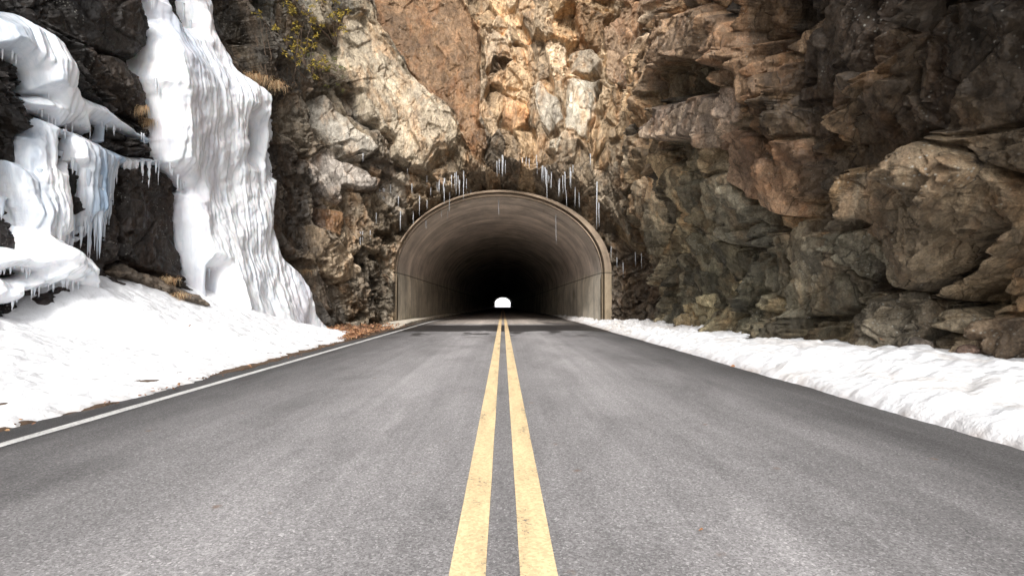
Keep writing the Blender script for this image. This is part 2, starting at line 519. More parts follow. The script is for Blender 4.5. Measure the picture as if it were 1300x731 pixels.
def ice_material():
    m, nt, b = mat_new('ice')
    g = NB(nt)
    at_ = g.n('ShaderNodeAttribute', attribute_name='tint')
    v = g.coord((2.6, 2.6, 0.5))
    n = g.noise(v, 2.4, 6, 0.6, 0.2)
    c = g.mix(g.ramp(n, [(0.34, 0.0), (0.50, 1.0)]), (0.76, 0.79, 0.83), (0.91, 0.915, 0.93))
    c = g.mix(1.0, c, at_.outputs['Color'], 'MULTIPLY')
    g.l(c, b.inputs['Base Color'])
    b.inputs['Roughness'].default_value = 0.25
    b.inputs['Subsurface Weight'].default_value = 0.35
    b.inputs['Subsurface Radius'].default_value = (0.5, 0.8, 1.0)
    b.inputs['Subsurface Scale'].default_value = 0.08
    b.inputs['Specular IOR Level'].default_value = 0.45
    h = g.math('ADD', g.math('MULTIPLY', n, 1.0), g.math('MULTIPLY', g.noise(g.coord((1, 1, 0.4)), 22, 4, 0.6), 0.25))
    g.l(g.bump(h, 0.5, 0.04), b.inputs['Normal'])
    return m


def icicle_material():
    m, nt, b = mat_new('clear_ice')
    b.inputs['Base Color'].default_value = (0.70, 0.72, 0.75, 1)
    b.inputs['Roughness'].default_value = 0.18
    b.inputs['Transmission Weight'].default_value = 0.35
    b.inputs['IOR'].default_value = 1.31
    return m


def concrete_material(name='concrete', mul=None):
    m, nt, b = mat_new(name)
    g = NB(nt)
    tc = g.n('ShaderNodeTexCoord'); sp = g.n('ShaderNodeSeparateXYZ'); g.l(tc.outputs['Object'], sp.inputs[0])
    uv = g.n('ShaderNodeUVMap'); su = g.n('ShaderNodeSeparateXYZ'); g.l(uv.outputs[0], su.inputs[0])
    def uvn(scale, sc, detail=5, rough=0.6, dist=0.0):
        mp = g.n('ShaderNodeMapping'); mp.inputs['Scale'].default_value = scale; g.l(uv.outputs[0], mp.inputs[0])
        return g.noise(mp.outputs[0], sc, detail, rough, dist)
    z = g.math('DIVIDE', sp.outputs[2], 6.0)
    # wall is yellowish, vault pinkish brown
    base = g.mix(g.ramp(z, [(0.33, 0.0), (0.36, 1.0)]), (0.64, 0.58, 0.48), (0.64, 0.56, 0.49))
    # ring by ring tone (uv.y = metres along, uv.x = metres round the section)
    base = g.mix(1.0, base, g.ramp(uvn((0.02, 1.1, 1), 1.0, 3), [(0.35, 0.80), (0.5, 0.98), (0.65, 1.12)]), 'MULTIPLY')
    base = g.mix(1.0, base, g.ramp(uvn((0.22, 3.0, 1), 1.0, 6, 0.7, 0.4), [(0.3, 0.74), (0.5, 1.0), (0.7, 1.22)]), 'MULTIPLY')
    base = g.mix(1.0, base, g.ramp(uvn((0.7, 0.5, 1), 1.0, 7, 0.7), [(0.3, 0.55), (0.6, 1.15)]), 'MULTIPLY')
    # white lime streaks following the ring
    s = g.math('MULTIPLY', g.ramp(uvn((0.35, 9.0, 1), 1.0, 5, 0.6, 0.3), [(0.55, 0.0), (0.66, 1.0)]), g.ramp(uvn((0.6, 0.5, 1), 1.0, 5), [(0.47, 0.0), (0.60, 0.8)]))
    base = g.mix(s, base, (0.50, 0.46, 0.40))
    # mossy patch high on the side
    ms = g.ramp(uvn((0.45, 0.35, 7.0), 1.0, 4), [(0.60, 0.0), (0.72, 0.6)])
    base = g.mix(ms, base, (0.12, 0.11, 0.045))
    # dark drip stains
    ds = g.ramp(uvn((0.25, 2.6, 1), 1.0, 6, 0.7, 0.2), [(0.60, 0.0), (0.76, 0.5)])
    base = g.mix(ds, base, (0.075, 0.058, 0.045))
    # board joints
    f = g.n('ShaderNodeMath', operation='FRACT'); g.l(g.math('DIVIDE', su.outputs[1], 3.4), f.inputs[0])
    j = g.ramp(f.outputs[0], [(0.0, 0.5), (0.008, 0.0)])
    base = g.mix(j, base, (0.07, 0.055, 0.045))
    yo = g.math('MULTIPLY', g.math('MAXIMUM', g.math('SUBTRACT', sp.outputs[1], 22.0), 0.0), 0.00971)
    zs = g.math('ABSOLUTE', g.math('SUBTRACT', g.math('ADD', sp.outputs[2], yo), 1.99))
    base = g.mix(g.ramp(zs, [(0.012, 0.75), (0.035, 0.0)]), base, (0.06, 0.05, 0.04))
    if mul: base = g.mix(1.0, base, mul, 'MULTIPLY')
    g.l(base, b.inputs['Base Color']); b.inputs['Roughness'].default_value = 0.8
    b.inputs['Specular IOR Level'].default_value = 0.3
    h = g.math('ADD', uvn((0.3, 4.0, 1), 1.0, 5), g.math('MULTIPLY', uvn((9, 9, 1), 1.0, 5), 0.4))
    g.l(g.bump(h, 0.4, 0.05), b.inputs['Normal'])
    return m


def simple_mat(name, c, rough=0.8, var=0.25, scale=8, bump=0.0, attr=False):
    m, nt, b = mat_new(name)
    g = NB(nt)
    n = g.noise(g.coord(), scale, 5, 0.65)
    src = c
    if attr:
        a_ = g.n('ShaderNodeAttribute', attribute_name='tint'); src = a_.outputs['Color']
    c2 = g.mix(1.0, src, g.ramp(n, [(0.3, 1 - var), (0.7, 1 + var)]), 'MULTIPLY')
    g.l(c2, b.inputs['Base Color']); b.inputs['Roughness'].default_value = rough
    b.inputs['Specular IOR Level'].default_value = 0.3
    if bump: g.l(g.bump(n, 0.6, bump), b.inputs['Normal'])
    return m


M_ROCK = rock_material(); M_ASPH = asphalt_material(); M_SNOW = snow_material(); M_ICE = ice_material(); M_ICICLE = icicle_material()
M_CONC = concrete_material(); M_CONC2 = concrete_material('stained_concrete', (0.52, 0.45, 0.37))
M_YEL = paint_material('yellow_paint', (0.78, 0.58, 0.33), 0.385)
M_WHT = paint_material('white_paint', (0.58, 0.57, 0.55), 0.40)
M_SOIL = simple_mat('soil', (0.10, 0.065, 0.042), 0.95, 0.55, 30, 0.02)
M_LEAF = simple_mat('dry_leaf', (0.3, 0.16, 0.08), 0.8, 0.3, 40, 0, True)
M_GRASS = simple_mat('dry_grass', (0.36, 0.26, 0.14), 0.85, 0.3, 30, 0, True)
M_STEM = simple_mat('bark', (0.12, 0.085, 0.06), 0.9, 0.4, 30)
M_GLEAF = simple_mat('evergreen_leaf', (0.2, 0.2, 0.05), 0.6, 0.2, 30, 0, True)
M_DRAIN = simple_mat('ground_soil', (0.12, 0.10, 0.085), 0.95, 0.4, 3, 0.03)

# ------------------------------------------------------------------ traced rock slabs (photo pixels): outline, offset, tilt along u, tilt along z, albedo, roughness of facets
S = []


def slab(name, label, pts, off, tu, tz, col, rough=0.35):
    S.append(dict(name=name, label=label, pts=pts, off=off, tu=tu, tz=tz, col=col, rough=rough))


slab('rock_slab', 'large smooth orange-brown slab slanting above the tunnel mouth',
     [(472, -20), (476, 28), (501, 60), (520, 91), (545, 113), (577, 138), (581, 157), (596, 189), (611, 211), (616, 185), (611, 151), (611, 91), (611, 41), (592, 9), (575, -20)], -0.30, 0.05, 0.02, (.195, .112, .055), .12)
slab('rock_slab', 'large pale beige slab with rounded lower end',
     [(440, 20), (463, 19), (479, 41), (504, 63), (520, 85), (548, 116), (580, 145), (578, 179), (561, 204), (542, 223), (520, 216), (501, 204), (501, 176), (463, 148), (457, 119), (435, 88), (430, 47)], 0.34, -0.05, -0.10, (.40, .33, .235), .25)
slab('rock_slab', 'grey-white block under the pale slab, with dark underside',
     [(401, 126), (419, 120), (441, 146), (467, 172), (480, 192), (470, 203), (438, 198), (413, 176), (405, 151)], 0.30, 0.08, -0.12, (.32, .29, .24), .35)
slab('rock_slab', 'white streaked slab slanting down beside the arch',
     [(394, 201), (424, 190), (448, 204), (488, 232), (476, 246), (440, 236), (432, 262), (412, 244), (398, 222)], 0.22, 0.12, -0.2, (.36, .32, .28), .3)
slab('rock_slab', 'rust-stained narrow slab beside the arch',
     [(415, 262), (434, 268), (436, 286), (428, 300), (418, 288)], 0.18, 0.1, 0.05, (.30, .15, .06), .2)
slab('rock_slab', 'cream block low on the rock left of the arch',
     [(414, 318), (428, 308), (452, 330), (450, 352), (430, 360), (414, 344)], 0.22, -0.15, -0.05, (.40, .31, .21), .25)
slab('rock_slab', 'pale block with dark notch below, high on the rock',
     [(617, 35), (638, 38), (656, 76), (640, 84), (628, 74), (616, 92)], 0.22, 0.15, -0.15, (.40, .30, .20), .25)
slab('rock_slab', 'tan block in the middle of the face above the arch',
     [(636, 56), (676, 50), (680, 92), (672, 122), (642, 112), (620, 104), (640, 84)], 0.02, -0.1, 0.05, (.38, .26, .15), .45)
slab('rock_slab', 'orange broken block above the arch',
     [(640, 116), (668, 128), (672, 158), (652, 164), (634, 150)], 0.06, 0.2, 0.1, (.36, .19, .08), .5)
slab('rock_slab', 'grey-white wedge above the crown of the arch',
     [(673, 104), (686, 101), (711, 126), (713, 148), (697, 166), (682, 146)], 0.20, 0.1, 0.10, (.36, .33, .27), .3)
slab('rock_slab', 'pale grey upright slab right of the arch crown',
     [(720, 100), (761, 96), (758, 113), (744, 174), (719, 165)], 0.30, -0.05, -0.02, (.40, .37, .30), .2)
slab('rock_slab', 'small cream block above the icicles',
     [(695, 173), (714, 167), (711, 198), (694, 190)], 0.16, 0.1, 0.1, (.40, .36, .28), .2)
slab('rock_slab', 'grey box-shaped block over the upright slab',
     [(725, 57), (749, 52), (761, 68), (761, 94), (724, 92)], 0.14, 0.1, -0.1, (.30, .26, .20), .35)
slab('rock_slab', 'shadowed brown recess block near the top',
     [(727, 3), (774, 16), (761, 63), (730, 54)], -0.15, 0.1, 0.35, (.15, .085, .04), .3)
slab('rock_slab', 'tall brown slab leaning right near the top',
     [(767, 28), (799, 0), (837, 0), (806, 63), (799, 116), (788, 113), (767, 91)], 0.10, 0.06, 0.05, (.24, .15, .09), .25)
slab('rock_slab', 'narrow tan ribs above the right shoulder of the arch',
     [(764, 104), (778, 108), (800, 130), (798, 160), (770, 174), (752, 200), (746, 176)], 0.12, -0.2, 0.1, (.30, .21, .12), .5)
slab('rock_ledge', 'broad brown ledge with dark hollow beneath',
     [(827, 55), (842, 25), (900, 4), (940, 30), (953, 63), (938, 85), (908, 84), (890, 69), (846, 93), (829, 85)], 0.42, -0.02, -0.10, (.24, .16, .10), .3)
slab('rock_ledge', 'grey ledge with pale lower lip, tilted over the road',
     [(829, 166), (859, 132), (900, 120), (938, 112), (947, 148), (919, 195), (894, 173), (850, 183)], 0.45, -0.1, -0.12, (.25, .19, .15), .22)
slab('rock_slab', 'reddish-brown cracked slab on the right face',
     [(923, 188), (942, 161), (972, 175), (990, 200), (1002, 231), (998, 275), (964, 260), (940, 232)], 0.26, 0.05, -0.02, (.24, .140, .085), .3)
slab('rock_slab', 'rounded grey block below the reddish slab',
     [(890, 248), (908, 229), (924, 214), (944, 240), (964, 266), (972, 292), (938, 309), (900, 277)], 0.28, 0.0, 0.0, (.20, .18, .13), .4)
slab('rock_slab', 'small rounded grey block beside the long crack',
     [(936, 296), (960, 284), (976, 296), (968, 316), (944, 314)], 0.30, 0.0, 0.0, (.19, .175, .13), .3)
slab('rock_slab', 'orange-brown knobbly block high on the right face',
     [(956, 60), (975, 50), (1000, 72), (1020, 104), (985, 132), (960, 132), (950, 108)], 0.22, 0.05, 0.0, (.24, .145, .08), .5)
slab('rock_slab', 'brown faceted block leaning over the right face',
     [(1000, 180), (1036, 172), (1052, 196), (1030, 240), (1006, 262), (1002, 226)], 0.12, 0.1, 0.0, (.20, .12, .07), .4)
slab('rock_slab', 'big green-grey slab near the snow',
     [(957, 330), (998, 288), (1015, 277), (1045, 300), (1068, 328), (1084, 388), (1052, 402), (1012, 402), (985, 371)], 0.12, 0.02, 0.02, (.135, .120, .084), .3)
slab('rock_slab', 'grey slab tucked left of the great boulder',
     [(1063, 307), (1093, 290), (1110, 296), (1137, 330), (1112, 371), (1086, 350)], 0.10, 0.05, 0.05, (.15, .14, .10), .3)
slab('great_boulder', 'great tan boulder bulging from the right face',
     [(1091, 256), (1112, 226), (1144, 195), (1190, 178), (1222, 196), (1258, 226), (1288, 258), (1282, 311), (1250, 346), (1205, 381), (1167, 366), (1137, 326), (1112, 290), (1091, 277)], 0.34, -0.02, 0.02, (.20, .15, .095), .38)
slab('rock_slab', 'dark low slab under the great boulder',
     [(1072, 432), (1096, 398), (1121, 373), (1176, 371), (1178, 413), (1159, 449), (1100, 446)], 0.14, 0.0, 0.0, (.13, .11, .08), .35)
slab('rounded_boulder', 'small oval boulder low in the right face',
     [(1184, 402), (1196, 390), (1212, 387), (1237, 399), (1228, 414), (1210, 427), (1188, 422)], 0.22, 0.0, 0.0, (.19, .16, .11), .2)
slab('rock_slab', 'dark wedge at the foot of the right face',
     [(1240, 420), (1262, 404), (1310, 396), (1310, 456), (1262, 458), (1244, 446)], 0.18, 0.0, 0.0, (.12, .085, .06), .35)
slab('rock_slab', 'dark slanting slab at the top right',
     [(1082, 226), (1100, 150), (1165, 60), (1215, 0), (1310, -10), (1310, 150), (1240, 168), (1180, 166), (1130, 190)], 0.05, 0.03, 0.12, (.044, .030, .018), .3)  # dark rock, albedo lowered further to imitate corner vignetting
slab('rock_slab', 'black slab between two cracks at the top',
     [(1010, 90), (1040, 30), (1060, -10), (1190, -10), (1150, 66), (1090, 150), (1060, 190), (1040, 160)], -0.08, 0.02, 0.08, (.052, .038, .027), .4)  # dark rock too, its colour deepened in place of vignetting
slab('grey_boulder', 'dark rounded boulder between the two icefalls',
     [(60, -20), (160, -20), (186, 32), (188, 60), (178, 80), (150, 66), (112, 60), (92, 50), (60, 24)], 0.22, 0.05, 0.12, (.045, .038, .032), .25)
slab('rock_slab', 'brown slab between the icefalls above dry grass',
     [(100, 60), (150, 72), (184, 92), (196, 122), (196, 160), (158, 140), (112, 108)], 0.05, 0.05, 0.1, (.065, .045, .030), .35)
slab('rock_slab', 'smooth dark block under the ice ledge',
     [(148, 206), (190, 206), (214, 226), (232, 258), (244, 330), (242, 366), (214, 346), (170, 338), (148, 320)], 0.12, -0.04, 0.0, (.042, .032, .026), .18)
slab('rock_slab', 'tan stones at the foot of the dark block',
     [(138, 338), (166, 336), (206, 350), (240, 372), (238, 392), (196, 372), (150, 352)], 0.38, 0.05, -0.5, (.22, .17, .12), .5)
slab('rock_slab', 'black rock showing under the ice mound',
     [(44, 374), (62, 364), (84, 358), (100, 362), (114, 392), (96, 416), (50, 424)], 0.42, 0.0, 0.1, (.045, .032, .028), .4)
slab('rock_slab', 'grey upright slab beside the main icefall',
     [(352, 124), (374, 114), (388, 130), (392, 190), (380, 200), (358, 176)], 0.12, 0.1, 0.0, (.17, .14, .10), .4)
slab('rock_slab', 'dark grey slab behind the bush near the top',
     [(330, -10), (352, -10), (352, 30), (340, 44), (330, 30)], 0.0, 0.1, 0.0, (.15, .15, .13), .3)

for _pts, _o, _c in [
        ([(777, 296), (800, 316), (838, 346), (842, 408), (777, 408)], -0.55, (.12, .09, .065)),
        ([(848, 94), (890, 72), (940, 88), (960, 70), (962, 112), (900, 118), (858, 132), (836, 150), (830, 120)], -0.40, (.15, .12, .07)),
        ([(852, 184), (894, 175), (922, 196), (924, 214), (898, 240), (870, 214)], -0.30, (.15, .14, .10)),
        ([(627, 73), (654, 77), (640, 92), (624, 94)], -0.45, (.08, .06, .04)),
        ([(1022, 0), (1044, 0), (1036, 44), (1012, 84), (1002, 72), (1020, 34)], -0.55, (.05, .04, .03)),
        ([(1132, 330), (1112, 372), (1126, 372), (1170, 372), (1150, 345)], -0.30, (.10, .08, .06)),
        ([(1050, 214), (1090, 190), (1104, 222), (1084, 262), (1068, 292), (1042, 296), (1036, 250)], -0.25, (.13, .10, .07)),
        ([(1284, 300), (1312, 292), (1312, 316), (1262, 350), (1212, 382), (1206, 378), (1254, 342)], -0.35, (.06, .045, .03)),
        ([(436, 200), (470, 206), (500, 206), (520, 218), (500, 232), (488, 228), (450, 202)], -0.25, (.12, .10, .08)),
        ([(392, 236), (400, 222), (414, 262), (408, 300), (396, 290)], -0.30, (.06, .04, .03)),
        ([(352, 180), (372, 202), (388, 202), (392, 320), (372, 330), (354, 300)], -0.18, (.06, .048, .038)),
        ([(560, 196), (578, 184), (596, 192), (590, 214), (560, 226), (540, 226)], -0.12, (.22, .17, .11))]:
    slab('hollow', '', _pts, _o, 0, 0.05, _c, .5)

# colour control points: px, py, r, g, b, wet
CP = np.array([
    (20, 60, .026, .022, .019, .8), (20, 180, .022, .018, .015, .9), (20, 270, .020, .015, .012, .9), (70, 390, .05, .035, .03, 1), (130, 20, .038, .033, .028, .6),
    (150, 110, .055, .040, .028, .6), (165, 180, .035, .028, .023, .7), (190, 280, .042, .033, .027, .5), (200, 40, .03, .026, .023, .6), (240, 20, .03, .03, .027, .5),
    (300, 30, .060, .055, .048, .4), (320, 70, .10, .085, .07, .3), (360, 60, .09, .075, .055, .3), (410, 40, .13, .115, .085, .2), (430, 100, .26, .23, .175, .2),
    (365, 140, .18, .14, .095, .3), (365, 220, .07, .055, .045, 1), (375, 300, .065, .05, .04, 1), (400, 360, .12, .09, .065, .8), (440, 400, .16, .135, .10, .5),
    (470, 300, .21, .18, .135, .6), (480, 360, .20, .18, .145, .5), (440, 290, .24, .17, .11, .6), (490, 230, .24, .20, .15, .5), (540, 230, .26, .21, .15, .5),
    (500, 270, .15, .125, .095, .8), (600, 215, .22, .16, .10, .6), (640, 185, .38, .26, .15, .3), (640, 20, .32, .23, .14, .2), (700, 20, .36, .25, .14, .2), (700, 80, .40, .28, .17, .2),
    (745, 150, .32, .27, .19, .2), (700, 210, .15, .11, .075, .8), (740, 210, .26, .19, .12, .6), (800, 200, .21, .16, .105, .4), (820, 120, .27, .17, .10, .3),
    (880, 100, .19, .13, .08, .3), (860, 200, .19, .16, .11, .3), (820, 260, .13, .105, .075, .5), (790, 340, .11, .085, .06, .9), (850, 340, .135, .115, .08, .4),
    (900, 330, .15, .135, .095, .3), (880, 390, .15, .135, .095, .2), (960, 400, .145, .125, .085, .2), (940, 200, .17, .14, .095, .3), (970, 150, .17, .11, .065, .3),
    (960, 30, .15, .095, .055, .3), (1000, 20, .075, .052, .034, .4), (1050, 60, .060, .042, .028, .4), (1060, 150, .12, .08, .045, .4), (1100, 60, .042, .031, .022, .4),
    (1040, 230, .14, .09, .055, .3), (1100, 200, .12, .095, .07, .3), (1150, 100, .040, .030, .022, .3), (1250, 60, .032, .021, .013, .3), (1290, 170, .042, .031, .022, .3),  # top-right points near black: dark rock plus painted vignetting
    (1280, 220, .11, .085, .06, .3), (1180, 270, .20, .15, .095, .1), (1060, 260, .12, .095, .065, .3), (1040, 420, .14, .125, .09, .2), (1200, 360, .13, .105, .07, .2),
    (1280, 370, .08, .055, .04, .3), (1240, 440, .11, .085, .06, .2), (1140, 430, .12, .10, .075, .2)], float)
_k = (CP[:, 0] > 770) & (CP[:, 1] > 140)
CP[_k, 2:5] *= np.array([1.14, 1.12, 1.02])


def field_colour(u, z, off):
    """albedo by smooth interpolation of the control points in (u, z)"""
    num = np.zeros(u.shape + (4,), F32); den = np.zeros(u.shape, F32) + 1e-9
    for i, c in enumerate(CP):
        cu, cz = CPUZ[i]
        dist = CPS[i]
        w = np.exp(-((u - cu) ** 2 + (z - cz) ** 2) / (2 * (0.11 * dist) ** 2)).astype(F32) + 1e-7 / (1 + (u - cu) ** 2 + (z - cz) ** 2)
        num += w[..., None] * np.array(c[2:6], F32)
        den += w
    return num / den[..., None]


CPUZ = np.array([at(c[0], c[1], 0.1) for c in CP])
_p = surf(CPUZ[:, 0], CPUZ[:, 1], np.zeros(len(CP)))
CPS = np.hypot(_p[:, 0], _p[:, 1])
for s in S:
    s['uz'] = poly_uz(s['pts'], s['off'] * 0.6)
    c = s['uz'].mean(0)
    s['c'] = c
    P = surf(s['uz'][:, 0], s['uz'][:, 1], np.zeros(len(s['uz'])))
    s['dist'] = float(np.hypot(P[:, 0], P[:, 1]).mean())
    s['size'] = float(np.ptp(s['uz'], axis=0).max())
print('traced', time.time() - T0)

# ice outlines (photo pixels) used both for the ice and to keep the rock behind it
ICE = {
    'main': dict(off=0.30, thick=0.42, pts=[(183, -12), (197, 24), (188, 34), (185, 58), (190, 100), (195, 122), (200, 175), (203, 205), (216, 222), (234, 240), (224, 244), (233, 314), (244, 370), (256, 420), (330, 440), (425, 440), (409, 416), (381, 388), (372, 342), (353, 323), (349, 280), (350, 226), (348, 150), (342, 130), (318, 103), (294, 82), (284, 60), (277, 44), (272, 10), (268, -12), (229, -12), (234, 12), (241, 34), (228, 30), (218, 14), (212, -12)],
                 holes=[[(309, 150), (314, 165), (316, 190), (312, 202), (308, 180)], [(335, 132), (342, 140), (345, 224), (339, 218), (336, 180)], [(253, 338), (259, 342), (267, 388), (257, 394), (254, 370)]]),
    'upper': dict(off=0.30, thick=0.26, pts=[(-30, 14), (0, 17), (20, 15), (51, 27), (72, 42), (87, 53), (90, 78), (94, 103), (103, 118), (133, 133), (147, 144), (165, 158), (181, 168), (199, 177), (196, 181), (178, 175), (156, 166), (142, 158), (143, 181), (130, 178), (118, 168), (96, 158), (75, 158), (56, 143), (38, 138), (14, 123), (32, 120), (51, 120), (32, 113), (26, 89), (12, 74), (-2, 65), (-30, 60)], holes=[[(123, 152), (127, 156), (129, 176), (125, 174)]]),
    'curtain': dict(off=0.34, thick=0.24, pts=[(38, 149), (55, 149), (78, 158), (103, 167), (126, 180), (147, 191), (175, 198), (206, 204), (204, 209), (176, 208), (152, 206), (150, 232), (149, 262), (144, 284), (139, 270), (132, 296), (126, 276), (119, 304), (112, 282), (106, 306), (100, 290), (93, 312), (86, 300), (80, 330), (40, 330), (33, 292), (22, 262), (12, 214), (16, 203), (30, 206), (34, 214), (36, 200), (30, 172)],
                    holes=[[(79, 168), (84, 172), (85, 204), (82, 210), (80, 190)], [(94, 201), (96, 212), (100, 262), (103, 300), (99, 303), (96, 262)]]),
    'lumps': dict(off=0.55, thick=0.40, pts=[(-30, 314), (0, 314), (14, 310), (34, 316), (32, 300), (46, 288), (62, 288), (94, 306), (128, 324), (140, 336), (138, 368), (128, 392), (112, 388), (108, 372), (100, 360), (84, 356), (70, 366), (62, 362), (54, 368), (44, 372), (34, 382), (24, 386), (8, 386), (-30, 380)], holes=[[(10, 344), (24, 341), (38, 344), (34, 352), (14, 352)]]),
}
for k, I in ICE.items():
    hi_ = I['off'] - 0.25 + I['thick'] * (0.45 if k == 'main' else 0.95)
    lo_ = I['off'] - 0.20
    I['uz'] = poly_side(I['pts'], lo_, hi_)
    I['huz'] = [poly_side(h, lo_, hi_, True) for h in I['holes']]


def ice_sd(I, u, z, warp=0.05):
    uu = u + warp * fbm(u * 2.2, z * 1.1, 91, 3) + 0.035 * fbm(u * 7, z * 2.5, 93, 3)
    zz = z + warp * fbm(u * 2.2, z * 2.2, 97, 3)
    sd = poly_sd(uu, zz, I['uz'])
    for h in I['huz']:
        sd = np.minimum(sd, -poly_sd(u, z, h))
    return sd


def columns(u, z, w, seed):
    q = u / w + 0.9 * fbm(u * 1.1, z * 0.35, seed, 3) + 0.25 * fbm(u * 4, z * 0.9, seed + 9, 2)
    b0 = np.floor(q); best = np.full(q.shape, 9.0); idd = np.zeros(q.shape)
    for di in (-1, 0, 1):
        c = b0 + di + 0.5 + 0.7 * (h2(b0 + di, b0 * 0, seed + 3) - 0.5)
        dd_ = np.abs(q - c); m = dd_ < best
        best = np.where(m, dd_, best); idd = np.where(m, h2(b0 + di, b0 * 0, seed + 4), idd)
    return np.sqrt(np.clip(1 - (best / 0.75) ** 2, 0, 1)) * (0.5 + idd), idd


def ice_thick(k, u, z):
    I = ICE[k]
    sd = ice_sd(I, u, z)
    e = np.sqrt(np.clip(sd / {'main': 0.34, 'upper': 0.22, 'curtain': 0.16, 'lumps': 0.26}[k], 0, 1))
    th = I['thick'] * e
    th = th * (1 + 0.35 * fbm(u * 0.9, z * 0.55, 41, 3))
    fl = fbm(u * 3.4 + 0.5 * fbm(u * 0.8, z * 0.8, 5, 2), z * 0.40, 51, 4)
    am = {'main': 0.20, 'upper': 0.8, 'curtain': 1.0, 'lumps': 0.5}[k] * (0.5 + 0.9 * sstep(-0.3, 0.4, fbm(u * 0.7, z * 0.5, 59, 2)))
    th = th + e * (am * (0.20 * fl * fl - 0.05 + 0.07 * fl + 0.035 * fbm(u * 12, z * 1.2, 61, 3)) + 0.09 * fbm(u * 1.6, z * 1.3, 67, 4))
    c1, _ = columns(u, z, 0.34, 801); c2, _ = columns(u, z, 0.11, 811); c3, _ = columns(u, z, 0.045, 821)
    ca_ = {'main': 0.55 * sstep(0.3, 1.2, z), 'upper': 0.7, 'curtain': 1.0, 'lumps': 0.15}[k] * (0.35 + 0.9 * sstep(-0.4, 0.3, fbm(u * 0.8, z * 0.6, 831, 2)))
    th = th + e * ca_ * ((0.045 if k == 'main' else 0.09) * (c1 - 0.7) + 0.065 * c2 + 0.030 * c3) + e * 0.05 * fbm(u * 3.2, z * 2.6, 851, 4)
    if k == 'main':     # steps: the ice bulges out and then hangs
        zz = z + 0.45 * fbm(u * 0.8, z * 0.2, 71, 2)
        th = th + e * (0.30 * sstep(7.4, 6.3, zz) * sstep(3.5, 6.3, zz) + 0.55 * sstep(3.2, 0.4, z))
    if k == 'upper':
        th = th + e * 0.14 * (1 + np.cos((z + 0.3 * u) * 3.3 + 2 * fbm(u * 0.8, z * 0.5, 74, 2)))
    if k == 'curtain':
        th = th + e * 0.04 * fbm(u * 3, z * 3, 8, 3)
    if k == 'lumps':
        th = th + e * 0.20 * fbm(u * 2.4, z * 3.0, 83, 3) + e * 0.12 + 0.05 * e * fbm(u * 7, z * 7, 84, 2)
    return th, sd


